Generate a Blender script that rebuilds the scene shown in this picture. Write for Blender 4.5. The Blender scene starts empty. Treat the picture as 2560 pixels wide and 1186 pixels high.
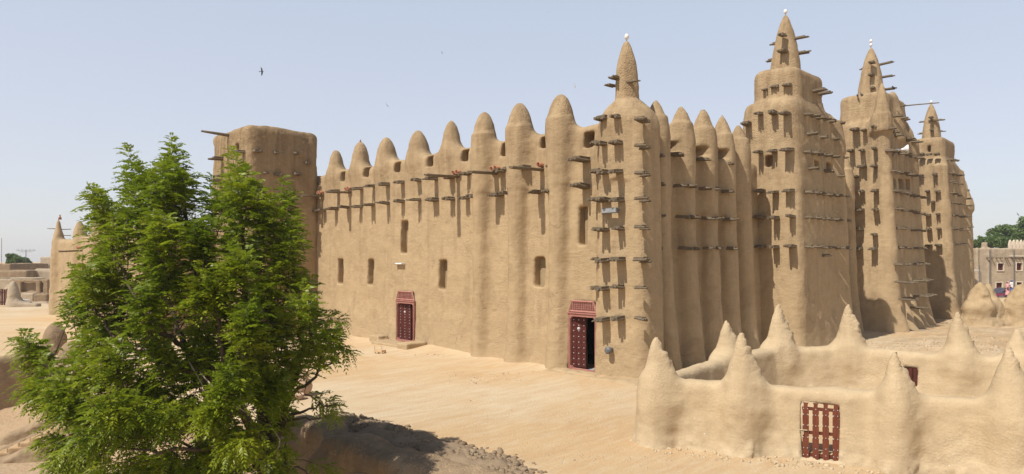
import bpy, math, random
import numpy as np
from mathutils import Vector, Matrix, Euler
random.seed(7)
RNG = np.random.RandomState(11)
SC = bpy.context.scene
COL = SC.collection
# ------------------------------------------------------------ camera, sky, sun, exposure
CAM = np.array([-20.08, -14.0, 4.4])
FPX = 1644.0; CX = 1280.0; HY = 650.0          # focal length, centre and horizon of the photograph in its own pixels
FW = np.array([.70711, .70711, 0.]); RT = np.array([.70711, -.70711, 0.])
cam_d = bpy.data.cameras.new("camera"); cam = bpy.data.objects.new("camera", cam_d); COL.objects.link(cam)
cam.location = CAM; cam.rotation_euler = (math.radians(90), 0, math.radians(-45))
cam_d.sensor_width = 36; cam_d.lens = FPX/2560*36; cam_d.shift_y = 57/2560; cam_d.clip_start = .1; cam_d.clip_end = 3000
SC.camera = cam
SUN_EL = math.radians(55); SUN_AZ = math.radians(-3.2)
to_sun = Vector((-math.cos(SUN_EL)*math.cos(SUN_AZ), -math.cos(SUN_EL)*math.sin(SUN_AZ), math.sin(SUN_EL)))
w = bpy.data.worlds.new("World"); SC.world = w; w.use_nodes = True
nt = w.node_tree; nt.nodes.clear()
wo = nt.nodes.new('ShaderNodeOutputWorld'); bg = nt.nodes.new('ShaderNodeBackground'); sky = nt.nodes.new('ShaderNodeTexSky')
sky.sky_type = 'NISHITA'; sky.sun_disc = False; sky.sun_elevation = SUN_EL; sky.sun_rotation = math.radians(270)
sky.altitude = 200; sky.air_density = 1.0; sky.dust_density = 1.5; sky.ozone_density = 1.5
# dry season dust veil: the physical sky plus a pale scattering layer, whiter towards the horizon
bg.inputs[1].default_value = .05
veil = nt.nodes.new('ShaderNodeBackground'); tcw = nt.nodes.new('ShaderNodeTexCoord'); sep = nt.nodes.new('ShaderNodeSeparateXYZ'); rmp = nt.nodes.new('ShaderNodeValToRGB'); adds = nt.nodes.new('ShaderNodeAddShader')
rmp.color_ramp.elements[0].position = 0.; rmp.color_ramp.elements[0].color = (.53, .52, .545, 1); rmp.color_ramp.elements[1].position = .62; rmp.color_ramp.elements[1].color = (.03, .05, .09, 1)
e_ = rmp.color_ramp.elements.new(.16); e_.color = (.485, .485, .525, 1); e_ = rmp.color_ramp.elements.new(.385); e_.color = (.425, .465, .525, 1)
nt.links.new(tcw.outputs['Generated'], sep.inputs[0]); nt.links.new(sep.outputs[2], rmp.inputs[0]); nt.links.new(rmp.outputs[0], veil.inputs[0]); veil.inputs[1].default_value = 1.0
nt.links.new(sky.outputs[0], bg.inputs[0]); nt.links.new(bg.outputs[0], adds.inputs[0]); nt.links.new(veil.outputs[0], adds.inputs[1]); nt.links.new(adds.outputs[0], wo.inputs[0])
sl = bpy.data.lights.new("sun", 'SUN'); sl.energy = 5.0; sl.angle = math.radians(.5); sl.color = (1, .95, .87)
so = bpy.data.objects.new("sun", sl); COL.objects.link(so); so.rotation_euler = to_sun.to_track_quat('Z', 'Y').to_euler()
SC.view_settings.view_transform = 'Standard'; SC.view_settings.look = 'None'; SC.view_settings.exposure = .11; SC.view_settings.gamma = 1
SC.cycles.max_bounces = 6; SC.cycles.transparent_max_bounces = 4

# ------------------------------------------------------------ survey helpers: sight lines through measured picture points onto real planes
def ray(px, py): return FW + RT*((px-CX)/FPX) + np.array([0, 0, 1.])*((HY-py)/FPX)
def at(px, py, D): return CAM + ray(px, py)*D
def on_x(px, py, x): r = ray(px, py); return CAM + r*((x-CAM[0])/r[0])
def on_y(px, py, y): r = ray(px, py); return CAM + r*((y-CAM[1])/r[1])
def on_z(px, py, z=0.): r = ray(px, py); return CAM + r*((z-CAM[2])/r[2])
def on_line(px, A, d):
    r = ray(px, HY); M = np.array([[r[0], -d[0]], [r[1], -d[1]]]); t, s = np.linalg.solve(M, np.array(A)-CAM[:2])
    return np.array([A[0]+d[0]*s, A[1]+d[1]*s]), t, s
def zat(py, D): return CAM[2]+(HY-py)/FPX*D

# ------------------------------------------------------------ noise
_T = RNG.uniform(-1, 1, (64, 64, 64)).astype(np.float32)
def vnoise(P, s, seed=0):
    q = P/s + seed*17.31; i = np.floor(q).astype(np.int64); f = (q-i).astype(np.float32); f = f*f*(3-2*f); i = i & 63; j = (i+1) & 63
    x0, y0, z0 = i[:, 0], i[:, 1], i[:, 2]; x1, y1, z1 = j[:, 0], j[:, 1], j[:, 2]; fx, fy, fz = f[:, 0], f[:, 1], f[:, 2]
    a = _T[x0, y0, z0]*(1-fx)+_T[x1, y0, z0]*fx; b = _T[x0, y1, z0]*(1-fx)+_T[x1, y1, z0]*fx
    c = _T[x0, y0, z1]*(1-fx)+_T[x1, y0, z1]*fx; d = _T[x0, y1, z1]*(1-fx)+_T[x1, y1, z1]*fx
    return (a*(1-fy)+b*fy)*(1-fz)+(c*(1-fy)+d*fy)*fz

# ------------------------------------------------------------ objects
def link(name, me, mat=None, parent=None, mats=None):
    o = bpy.data.objects.new(name, me); COL.objects.link(o)
    if mat: me.materials.append(mat)
    for m in mats or []: me.materials.append(m)
    if parent: o.parent = parent
    return o
def tag(o, label=None, cat=None, group=None, kind=None):
    if label: o['label'] = label
    if cat: o['category'] = cat
    if group: o['group'] = group
    if kind: o['kind'] = kind
    return o
def empty(name, loc=(0, 0, 0), rz=0., label=None, cat=None, group=None, parent=None):
    o = bpy.data.objects.new(name, None); COL.objects.link(o); o.location = [float(v) for v in loc]; o.rotation_euler = (0, 0, rz); o.empty_display_size = .1
    if parent: o.parent = parent
    return tag(o, label, cat, group)
def np_mesh(V, F, smooth=True, name='mesh'):
    V = np.asarray(V, dtype=np.float32); F = np.asarray(F, dtype=np.int32); n, k = F.shape
    me = bpy.data.meshes.new(name); me.vertices.add(len(V)); me.vertices.foreach_set('co', V.ravel())
    me.loops.add(n*k); me.loops.foreach_set('vertex_index', F.ravel()); me.polygons.add(n)
    me.polygons.foreach_set('loop_start', np.arange(0, n*k, k, dtype=np.int32)); me.polygons.foreach_set('loop_total', np.full(n, k, dtype=np.int32))
    if smooth: me.polygons.foreach_set('use_smooth', np.ones(n, dtype=bool))
    me.update(calc_edges=True); return me
class MB:
    """collects boxes, tubes and outlines into one mesh"""
    def __init__(s): s.v = []; s.f = []; s.m = []
    def add(s, V, F, mi=0):
        b = len(s.v); s.v += [tuple(map(float, p)) for p in V]; s.f += [tuple(b+i for i in f) for f in F]; s.m += [mi]*len(F); return s
    def box(s, lo, hi, mi=0, M=None, taper=0):
        x0, y0, z0 = lo; x1, y1, z1 = hi; t = taper
        V = [Vector(p) for p in ((x0, y0, z0), (x1, y0, z0), (x1, y1, z0), (x0, y1, z0), (x0+t, y0+t, z1), (x1-t, y0+t, z1), (x1-t, y1-t, z1), (x0+t, y1-t, z1))]
        if M: V = [M @ p for p in V]
        return s.add(V, [(0, 3, 2, 1), (4, 5, 6, 7), (0, 1, 5, 4), (1, 2, 6, 5), (2, 3, 7, 6), (3, 0, 4, 7)], mi)
    def tube(s, pts, rad, n=8, mi=0, caps=True):
        pts = [Vector([float(c) for c in p]) for p in pts]
        if not isinstance(rad, (list, tuple)): rad = [rad]*len(pts)
        V = []; F = []; up = Vector((0, 0, 1))
        for i, p in enumerate(pts):
            d = (pts[min(i+1, len(pts)-1)]-pts[max(i-1, 0)]).normalized()
            a = d.cross(up if abs(d.z) < .95 else Vector((1, 0, 0))).normalized(); b = d.cross(a)
            V += [p+(a*math.cos(2*math.pi*k/n)+b*math.sin(2*math.pi*k/n))*rad[i] for k in range(n)]
        for i in range(len(pts)-1):
            for k in range(n): F.append((i*n+k, i*n+(k+1) % n, (i+1)*n+(k+1) % n, (i+1)*n+k))
        if caps: F.append(tuple(range(n-1, -1, -1))); F.append(tuple((len(pts)-1)*n+k for k in range(n)))
        return s.add(V, F, mi)
    def lathe(s, prof, c=(0, 0, 0), n=16, mi=0, M=None):
        V = []; F = []
        for r, z in prof: V += [Vector((r*math.cos(2*math.pi*k/n), r*math.sin(2*math.pi*k/n), z)) for k in range(n)]
        if M: V = [M @ p for p in V]
        V = [p+Vector([float(q) for q in c]) for p in V]
        for i in range(len(prof)-1):
            for k in range(n): F.append((i*n+k, i*n+(k+1) % n, (i+1)*n+(k+1) % n, (i+1)*n+k))
        F.append(tuple(range(n-1, -1, -1))); F.append(tuple((len(prof)-1)*n+k for k in range(n)))
        return s.add(V, F, mi)
    def prism(s, poly, M, t, mi=0):
        """outline in local xz, thickness t along local y"""
        n = len(poly); V = [M @ Vector((x, -t/2, z)) for x, z in poly]+[M @ Vector((x, t/2, z)) for x, z in poly]
        F = [tuple(range(n)), tuple(range(2*n-1, n-1, -1))]+[(i, i+n, (i+1) % n+n, (i+1) % n) for i in range(n)]
        return s.add(V, F, mi)
    def build(s, name, mat, parent=None, smooth=False, mats=None, bevel=0):
        me = bpy.data.meshes.new(name); me.from_pydata(s.v, [], s.f); me.update()
        me.polygons.foreach_set('material_index', s.m)
        if smooth: me.polygons.foreach_set('use_smooth', [True]*len(me.polygons))
        o = link(name, me, mat, parent, mats)
        if bevel:
            b = o.modifiers.new('bevel', 'BEVEL'); b.width = bevel; b.segments = 2; b.limit_method = 'ANGLE'
        return o

# ------------------------------------------------------------ rounded mud masses as distance fields, meshed by surface nets
def smin(a, b, k):
    if k <= 0: return np.minimum(a, b)
    h = np.maximum(k-np.abs(a-b), 0)/k; return np.minimum(a, b)-h*h*k*.25
def smax(a, b, k): return -smin(-a, -b, k)
class Vol:
    def __init__(s, lo, hi, h):
        s.lo = np.array(lo, float); s.h = h; s.n = np.ceil((np.array(hi, float)-s.lo)/h).astype(int)+1
        s.F = np.full(tuple(s.n), 3., dtype=np.float32)
        s.ax = [(s.lo[i]+h*np.arange(s.n[i])).astype(np.float32) for i in range(3)]
    def sl(s, lo, hi):
        if lo is None: lo = s.lo; hi = s.lo+s.h*s.n
        r = [slice(max(0, int(math.floor((lo[i]-s.lo[i])/s.h))), min(int(s.n[i]), int(math.ceil((hi[i]-s.lo[i])/s.h))+1)) for i in range(3)]
        return tuple(r), (s.ax[0][r[0]][:, None, None], s.ax[1][r[1]][None, :, None], s.ax[2][r[2]][None, None, :])
    def add(s, fn, lo=None, hi=None, k=.3):
        r, X = s.sl(lo, hi)
        if min(q.stop-q.start for q in r) > 0: s.F[r] = smin(s.F[r], fn(*X), k)
    def cut(s, fn, lo=None, hi=None, k=.05):
        r, X = s.sl(lo, hi)
        if min(q.stop-q.start for q in r) > 0: s.F[r] = smax(s.F[r], -fn(*X), k)
    def verts(s, amp=(.05, .025, .012), seed=0, floor=None):
        F = s.F; F[0] = np.maximum(F[0], .01); F[-1] = np.maximum(F[-1], .01); F[:, 0] = np.maximum(F[:, 0], .01); F[:, -1] = np.maximum(F[:, -1], .01)
        F[:, :, 0] = np.maximum(F[:, :, 0], .01); F[:, :, -1] = np.maximum(F[:, :, -1], .01)
        I = F < 0; nx, ny, nz = F.shape
        cnt = np.zeros((nx-1, ny-1, nz-1), np.int8)
        offs = [(a, b, c) for a in (0, 1) for b in (0, 1) for c in (0, 1)]
        for a, b, c in offs: cnt += I[a:nx-1+a, b:ny-1+b, c:nz-1+c]
        act = np.argwhere((cnt > 0) & (cnt < 8)); N = len(act)
        cv = np.stack([F[act[:, 0]+a, act[:, 1]+b, act[:, 2]+c] for a, b, c in offs], 1)
        P = np.zeros((N, 3)); W = np.zeros(N); O = np.array(offs, float)
        for e0 in range(8):
            for e1 in range(e0+1, 8):
                if sum(abs(O[e0]-O[e1])) != 1: continue
                a = cv[:, e0]; b = cv[:, e1]; m = (a < 0) != (b < 0); t = np.where(m, a/np.where(m, a-b, 1), 0)
                P += np.where(m[:, None], O[e0]+(O[e1]-O[e0])*t[:, None], 0); W += m
        P = P/W[:, None]; V = s.lo+(act+P)*s.h
        idx = np.full((nx-1, ny-1, nz-1), -1, np.int32); idx[act[:, 0], act[:, 1], act[:, 2]] = np.arange(N)
        Q = []
        for ax in range(3):
            o1, o2 = [(1, 2), (2, 0), (0, 1)][ax]
            A = I.take(range(0, I.shape[ax]-1), ax); B = I.take(range(1, I.shape[ax]), ax)
            E = np.argwhere(A != B); ok = (E[:, o1] > 0) & (E[:, o2] > 0) & (E[:, o1] < I.shape[o1]-1) & (E[:, o2] < I.shape[o2]-1); E = E[ok]
            ins = I[E[:, 0], E[:, 1], E[:, 2]]
            def g(d1, d2):
                c = E.copy(); c[:, o1] -= d1; c[:, o2] -= d2; return idx[c[:, 0], c[:, 1], c[:, 2]]
            q = np.stack([g(1, 1), g(0, 1), g(0, 0), g(1, 0)], 1); q[~ins] = q[~ins][:, ::-1]; Q.append(q)
        Q = np.concatenate(Q); Q = Q[(Q >= 0).all(1)]
        fn = np.cross(V[Q[:, 2]]-V[Q[:, 0]], V[Q[:, 3]]-V[Q[:, 1]]); VN = np.zeros_like(V)
        for c in range(4):
            for d in range(3): VN[:, d] += np.bincount(Q[:, c], fn[:, d], len(V))
        VN /= np.maximum(np.linalg.norm(VN, axis=1), 1e-9)[:, None]
        s.N = VN
        if amp: V = V+VN*(amp[0]*vnoise(V, 1.5, seed)+amp[1]*vnoise(V, .5, seed+1)+amp[2]*vnoise(V, .17, seed+2))[:, None]
        return V, Q
    def obj(s, name, mat, parent=None, amp=(.05, .025, .012), seed=0):
        V, Q = s.verts(amp, seed); return link(name, np_mesh(V, Q, name=name), mat, parent)
def split_obj(V, Q, mask, name, mat, parent=None):
    q = Q[mask]; u, inv = np.unique(q.ravel(), return_inverse=True)
    return link(name, np_mesh(V[u], inv.reshape(q.shape), name=name), mat, parent)
def block(x0, x1, y0, y1, z1, bat=.03, r=.4, kt=.5, z0=0., flare=0., batx=None):
    cx, cy, hx, hy = (x0+x1)/2, (y0+y1)/2, (x1-x0)/2, (y1-y0)/2
    def f(X, Y, Z):
        zz = Z-z0; sh = bat*zz-flare*np.exp(-zz/.5); shx = sh if batx is None else batx*zz
        qx = np.abs(X-cx)-hx+shx+r; qy = np.abs(Y-cy)-hy+sh+r
        d = np.sqrt(np.maximum(qx, 0)**2+np.maximum(qy, 0)**2)+np.minimum(np.maximum(qx, qy), 0)-r
        return smax(d+0*Z, Z-z1+0*d, kt)
    return f
def bullet(cx, cy, z0, z1, R, p=2.0, e=.75, rb=None, zb=None, sx=1., sy=1.):
    """pinnacle: radius R at z0 closing to a rounded tip at z1, with a straight or flared shaft rb below down to zb"""
    rb = R if rb is None else rb; zb = z0 if zb is None else zb
    def f(X, Y, Z):
        rho = np.sqrt(((X-cx)/sx)**2+((Y-cy)/sy)**2); t = np.clip((Z-z0)/(z1-z0), 0, 1)
        rr = R*(1-t**p)**e; rr = np.where(Z < z0, R+(rb-R)*np.clip((z0-Z)/max(z0-zb, .01), 0, 1), rr); rr = np.where(Z > z1, -(Z-z1), rr)
        return np.maximum((rho-rr)*.9, zb-Z)
    return f
def sbox(lo, hi, r=.05):
    c = [(a+b)/2 for a, b in zip(lo, hi)]; h = [(b-a)/2-r for a, b in zip(lo, hi)]
    def f(X, Y, Z):
        q = [np.abs(X-c[0])-h[0], np.abs(Y-c[1])-h[1], np.abs(Z-c[2])-h[2]]
        return np.sqrt(np.maximum(q[0], 0)**2+np.maximum(q[1], 0)**2+np.maximum(q[2], 0)**2)+np.minimum(np.maximum(np.maximum(q[0], q[1]), q[2]), 0)-r
    return f
def capsule(a, b, ra, rb):
    a = np.array(a, float); b = np.array(b, float); ab = b-a; L = (ab**2).sum()
    def f(X, Y, Z):
        t = np.clip(((X-a[0])*ab[0]+(Y-a[1])*ab[1]+(Z-a[2])*ab[2])/L, 0, 1)
        return np.sqrt((X-a[0]-ab[0]*t)**2+(Y-a[1]-ab[1]*t)**2+(Z-a[2]-ab[2]*t)**2)-(ra+(rb-ra)*t)
    return f
def wallseg(p, q, th, top, fl=.12, kt=.22, z0=0.):
    p = np.array(p, float); q = np.array(q, float); d = q-p; L = (d**2).sum()
    def f(X, Y, Z):
        t = np.clip(((X-p[0])*d[0]+(Y-p[1])*d[1])/L, 0, 1); dd = np.sqrt((X-p[0]-d[0]*t)**2+(Y-p[1]-d[1]*t)**2)
        return smax(dd-th-fl*np.clip(1-(Z-z0)/(top-z0), 0, 1.3)**1.5, Z-top+0*dd, kt)
    return f

# ------------------------------------------------------------ materials
def mat_new(name):
    m = bpy.data.materials.new(name); m.use_nodes = True; t = m.node_tree; t.nodes.clear()
    out = t.nodes.new('ShaderNodeOutputMaterial'); p = t.nodes.new('ShaderNodeBsdfPrincipled'); t.links.new(p.outputs[0], out.inputs[0])
    p.inputs['Specular IOR Level'].default_value = .15; p.inputs['Roughness'].default_value = .95
    return m, t, p
class NT:
    def __init__(s, t): s.t = t; s.g = t.nodes.new('ShaderNodeNewGeometry'); s.pos = s.g.outputs['Position']
    def _v(s, n, i, v):
        if hasattr(v, 'is_output') or isinstance(v, bpy.types.NodeSocket): s.t.links.new(v, n.inputs[i])
        elif v is not None: n.inputs[i].default_value = v
    def scaled(s, v, sc):
        n = s.t.nodes.new('ShaderNodeVectorMath'); n.operation = 'MULTIPLY'; s._v(n, 0, v); n.inputs[1].default_value = sc; return n.outputs[0]
    def noise(s, scale, detail=5, rough=.6, v=None, dist=0):
        n = s.t.nodes.new('ShaderNodeTexNoise'); n.inputs['Scale'].default_value = scale; n.inputs['Detail'].default_value = detail
        n.inputs['Roughness'].default_value = rough; n.inputs['Distortion'].default_value = dist; s.t.links.new(v or s.pos, n.inputs['Vector']); return n.outputs['Fac']
    def voro(s, scale, v=None, feat='F1'):
        n = s.t.nodes.new('ShaderNodeTexVoronoi'); n.feature = feat; n.inputs['Scale'].default_value = scale; s.t.links.new(v or s.pos, n.inputs['Vector']); return n.outputs['Distance']
    def rng(s, v, a, b, c=0, d=1):
        n = s.t.nodes.new('ShaderNodeMapRange'); s._v(n, 0, v)
        for i, q in enumerate((a, b, c, d)): n.inputs[i+1].default_value = q
        return n.outputs[0]
    def m(s, op, a, b=None):
        n = s.t.nodes.new('ShaderNodeMath'); n.operation = op; s._v(n, 0, a); s._v(n, 1, b); return n.outputs[0]
    def mix(s, f, a, b, blend='MIX'):
        n = s.t.nodes.new('ShaderNodeMix'); n.data_type = 'RGBA'; n.blend_type = blend
        for i, v in ((0, f), (6, a), (7, b)):
            if isinstance(v, tuple) and len(v) == 3: v = (*v, 1)
            s._v(n, i, v)
        return n.outputs[2]
    def z(s, v=None):
        n = s.t.nodes.new('ShaderNodeSeparateXYZ'); s.t.links.new(v or s.pos, n.inputs[0]); return n.outputs
    def bump(s, h, dist, strength=1., prev=None):
        n = s.t.nodes.new('ShaderNodeBump'); n.inputs['Strength'].default_value = strength; n.inputs['Distance'].default_value = dist
        s._v(n, 'Height', h)
        if prev: s.t.links.new(prev, n.inputs['Normal'])
        return n.outputs[0]
def adobe(name, c_lo, c_hi, c_stain, zr=(9.2, 10.6), zlow=(0, 2.5), c_low=None, fine=1., stain=1.):
    m, t, p = mat_new(name); n = NT(t)
    big = n.noise(.33, 7, .62); med = n.noise(1.6, 6, .65); col = n.mix(n.rng(big, .32, .68), c_lo, c_hi)
    col = n.mix(n.m('MULTIPLY', n.rng(med, .45, .72), .6), col, tuple(c*.82 for c in c_lo))
    zc = n.z()[2]
    # weather stain: browner towards the wall heads, broken by noise, running down in streaks
    streak = n.noise(1., 5, .6, n.scaled(n.pos, (2.6, 2.6, .28)))
    st = n.m('MULTIPLY', n.rng(zc, zr[0]-2.6, zr[1], 0, 1), n.rng(streak, .35, .68)); col = n.mix(n.m('MULTIPLY', st, stain), col, c_stain)
    col = n.mix(n.m('MULTIPLY', n.rng(streak, .50, .72), .38), col, c_stain)
    if c_low: col = n.mix(n.m('MULTIPLY', n.m('SUBTRACT', 1., n.rng(n.m('ADD', zc, n.m('MULTIPLY', n.m('SUBTRACT', med, .5), 2.2)), zlow[0], zlow[1])), .8), col, c_low)
    if c_low and fine > .6: col = n.mix(n.m('MULTIPLY', n.rng(n.m('ADD', zc, n.m('ADD', n.m('MULTIPLY', n.m('SUBTRACT', med, .5), 1.2), n.m('MULTIPLY', n.m('SUBTRACT', big, .5), 3.))), 1.50, 1.36), .38), col, tuple(c*.80 for c in c_lo))
    # trowel marks and straw
    tro = n.noise(1., 4, .7, n.scaled(n.pos, (2.2, 2.2, 9.))); col = n.mix(n.rng(tro, .3, .7, 0, .28), col, tuple(min(1, c*1.22) for c in c_hi))
    fn = n.noise(26, 4, .7); col = n.mix(n.rng(fn, .35, .7, 0, .32), col, tuple(c*.68 for c in c_lo))
    sp = n.voro(3.1); col = n.mix(n.m('LESS_THAN', sp, .035), col, (.72, .68, .6))
    # hairline cracks and darker patches of newer plaster
    wv = n.t.nodes.new('ShaderNodeVectorMath'); wv.operation = 'ADD'; t.links.new(n.pos, wv.inputs[0])
    nc = n.t.nodes.new('ShaderNodeTexNoise'); nc.inputs['Scale'].default_value = 2.2; nc.inputs['Detail'].default_value = 5; t.links.new(n.pos, nc.inputs['Vector']); t.links.new(n.scaled(nc.outputs['Color'], (.7, .7, .7)), wv.inputs[1])
    ck = n.voro(.75, wv.outputs[0], 'DISTANCE_TO_EDGE'); cm = n.m('MULTIPLY', n.rng(ck, .016, .003), n.rng(n.noise(.5, 3, .5), .56, .64)); col = n.mix(n.m('MULTIPLY', cm, .30 if fine > .6 else .0), col, tuple(c*.5 for c in c_stain))
    pt = n.noise(.85, 3, .45, n.scaled(n.pos, (1, 1, .7)), 1.2); col = n.mix(n.rng(pt,   .56, .62, 0, .22), col, c_stain)
    t.links.new(col, p.inputs['Base Color'])
    rough = n.m('MAXIMUM', n.rng(zc, zr[0], zr[1], 0, 1), n.m('MULTIPLY', n.rng(n.noise(.7, 4, .6), .50, .66), .55))
    vo = n.voro(17, n.pos); v1 = n.m('MULTIPLY', n.m('SUBTRACT', 1., n.m('MULTIPLY', vo, 1.6)), n.rng(rough, 0, 1, .08, 1.))
    b = n.bump(v1, .022*fine, .9); b = n.bump(n.noise(5.5, 9, .74), .050*fine, .9, b); b = n.bump(n.m('MULTIPLY', cm, -1.), .012 if fine > .6 else 0., .6, b); b = n.bump(tro, .022*fine, .8, b)
    t.links.new(b, p.inputs['Normal'])
    return m
def plain(name, c, c2=None, scale=6, rough=.8, spec=.2, bump=.0, bscale=20, metal=0, stretch=None, emit=None):
    m, t, p = mat_new(name); n = NT(t); c2 = c2 or tuple(q*.75 for q in c)
    tc = t.nodes.new('ShaderNodeTexCoord'); v = n.scaled(tc.outputs['Object'], stretch or (1, 1, 1))
    t.links.new(n.mix(n.rng(n.noise(scale, 5, .65, v), .3, .7), c, c2), p.inputs['Base Color'])
    p.inputs['Roughness'].default_value = rough; p.inputs['Specular IOR Level'].default_value = spec; p.inputs['Metallic'].default_value = metal
    if bump: t.links.new(n.bump(n.noise(bscale, 5, .65, v), bump), p.inputs['Normal'])
    return m
M_ADOBE = adobe('adobe_mosque', (.39, .280, .158), (.46, .335, .195), (.235, .158, .088), c_low=(.50, .375, .23), fine=.8)
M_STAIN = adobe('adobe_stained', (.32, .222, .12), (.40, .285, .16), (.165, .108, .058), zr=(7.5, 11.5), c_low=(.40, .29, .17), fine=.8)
M_ENC = adobe('adobe_pale', (.47, .355, .215), (.54, .415, .26), (.37, .27, .16), zr=(1.9, 2.6), fine=.45, stain=.35, zlow=(-.1, .8), c_low=(.52, .42, .28))
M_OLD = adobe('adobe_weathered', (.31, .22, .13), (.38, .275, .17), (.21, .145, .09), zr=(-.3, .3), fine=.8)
M_TOWN = adobe('adobe_town', (.38, .295, .20), (.46, .37, .265), (.29, .22, .15), zr=(6, 9), fine=1.)
M_INFILL = plain('infill_plaster', (.36, .27, .16), (.29, .215, .125), 2.5, .95, .1, .02, 14)
M_WOOD = plain('weathered_palm_wood', (.115, .085, .055), (.235, .185, .125), 9, .9, .15, .015, 30, stretch=(.5, 6, 6))
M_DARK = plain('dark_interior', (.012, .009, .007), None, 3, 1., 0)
M_RED = plain('faded_red_paint', (.30, .115, .09), (.40, .20, .16), 5, .7, .3, .004, 60)
M_MAROON = plain('maroon_painted_wood', (.060, .014, .011), (.10, .026, .020), 5, .75, .2, .004, 50)
M_STUD = plain('bright_metal_stud', (.50, .48, .47), (.36, .34, .33), 20, .35, .6)
M_GATE = plain('varnished_red_brown_wood', (.115, .030, .015), (.19, .058, .03), 3, .65, .25, .004, 40, stretch=(8, 8, 1))
M_CLAY = plain('fired_clay', (.45, .22, .13), (.34, .16, .09), 8, .85, .15, .004, 30)
M_WHITE = plain('white_enamel', (.80, .79, .76), (.66, .65, .62), 8, .5, .4)
M_METAL = plain('grey_metal', (.10, .10, .105), (.16, .16, .16), 9, .45, .5)
M_EGG = plain('ostrich_egg_shell', (.82, .79, .73), (.70, .66, .60), 10, .5, .3)
M_FEATHER = plain('dark_feathers', (.03, .026, .026), (.06, .05, .05), 30, .8, .2)
M_FEATHER2 = plain('brown_feathers', (.20, .17, .15), (.12, .10, .09), 30, .8, .2)
# ------------------------------------------------------------ ground
def hgt(x, y):
    x = np.asarray(x, float); y = np.asarray(y, float)
    e = -11.95-1.0*np.clip((y-12)/9, 0, 1)**2*(3-2*np.clip((y-12)/9, 0, 1))+.35*np.sin(y*.55)*.5+.2*np.sin(y*1.7+1)
    d = np.maximum(x-0*y, -1e9)-e; d2 = np.minimum(x+25, y-24.6+.25*np.sin(x*.9)); d = np.maximum(d, d2)
    # the ramp of earth that comes down towards the street at the left
    t = np.clip((d+.55)/.5, 0, 1); s = t*t*(3-2*t)
    P = np.stack([x.ravel(), y.ravel(), np.zeros(x.size)], 1)
    nz = (vnoise(P, 3.7, 3)*.05+vnoise(P, 1.1, 5)*.02+vnoise(P, .45, 9)*.008).reshape(x.shape)
    lip = -.30*np.exp(-np.clip(d, 0, 9)/.45)*(d > -.3)
    far = np.clip((np.hypot(x-28, y-5)-60)/200, 0, 1)
    bump = .25*np.exp(-(((x-22)/7)**2+((y+7)/3)**2))*(1+.8*vnoise(P, .9, 2).reshape(x.shape))
    skirt = .28*np.exp(-np.clip(-x, 0, 9)/.8)*np.clip(1-np.abs(y-11.5)/14, 0, 1)*(x < .3)*(.6+.5*vnoise(P, 2.1, 8).reshape(x.shape))
    toe = 1.3*np.exp(-np.clip(-d, 0, 20)/1.1)
    lo = -3.0+toe*(.8+.35*vnoise(P, 1.3, 6).reshape(x.shape))
    return lo*(1-s)+(lip+bump+skirt)*s+nz*(1-far)
def spaced(*seg):
    r = []
    for a, b, h in seg: r += list(np.arange(a, b, h))
    return np.array(r+[seg[-1][1]])
gx = spaced((-900, -100, 80), (-100, -30, 3), (-30, -14, .35), (-14, -11, .07), (-11, 8, .16), (8, 30, .35), (30, 80, 1.5), (80, 300, 12), (300, 1500, 120))
gy = spaced((-900, -100, 80), (-100, -30, 3), (-30, -14, .5), (-14, 4, .14), (4, 24, .25), (24, 25.5, .07), (25.5, 60, .5), (60, 120, 3), (120, 300, 15), (300, 1500, 120))
GX, GY = np.meshgrid(gx, gy, indexing='ij'); GZ = hgt(GX, GY); nx, ny = GX.shape
V = np.stack([GX.ravel(), GY.ravel(), GZ.ravel()], 1); ii = np.arange(nx*ny).reshape(nx, ny)
Q = np.stack([ii[:-1, :-1].ravel(), ii[1:, :-1].ravel(), ii[1:, 1:].ravel(), ii[:-1, 1:].ravel()], 1)
m, t, p = mat_new('sand_ground'); n = NT(t)
big = n.noise(.16, 6, .6, dist=.6); col = n.mix(n.rng(big, .40, .62), (.54, .375, .205), (.585, .475, .32))
# wind and foot swept streaks, lying roughly along the court
sw = n.t.nodes.new('ShaderNodeMapping'); sw.inputs['Rotation'].default_value = (0, 0, math.radians(46)); sw.inputs['Scale'].default_value = (.45, 2.4, 1); t.links.new(n.pos, sw.inputs[0])
s1 = n.noise(.9, 8, .68, sw.outputs[0], .5); col = n.mix(n.rng(s1, .40, .66, 0, .6), col, (.47, .30, .155))
s2 = n.noise(2.4, 8, .7, sw.outputs[0], .3); col = n.mix(n.rng(s2, .48, .72, 0, .7), col, (.60, .50, .345))
gr = n.noise(30, 5, .75); col = n.mix(n.rng(gr, .42, .72, 0, .3), col, (.40, .28, .17))
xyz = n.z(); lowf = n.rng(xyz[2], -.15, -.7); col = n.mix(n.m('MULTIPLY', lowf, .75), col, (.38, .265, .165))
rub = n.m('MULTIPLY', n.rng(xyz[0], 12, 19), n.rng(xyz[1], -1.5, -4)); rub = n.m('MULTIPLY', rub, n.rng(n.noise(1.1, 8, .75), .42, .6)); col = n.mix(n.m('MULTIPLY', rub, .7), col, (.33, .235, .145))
t.links.new(col, p.inputs['Base Color'])
b = n.bump(s2, .02, .8); b = n.bump(n.noise(14, 9, .75), .04, .9, b)
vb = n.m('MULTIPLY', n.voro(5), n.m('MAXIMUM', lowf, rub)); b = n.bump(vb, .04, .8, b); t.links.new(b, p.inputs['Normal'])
M_GROUND = m
tag(link('ground', np_mesh(V, Q, name='ground'), M_GROUND), kind='structure')

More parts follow.
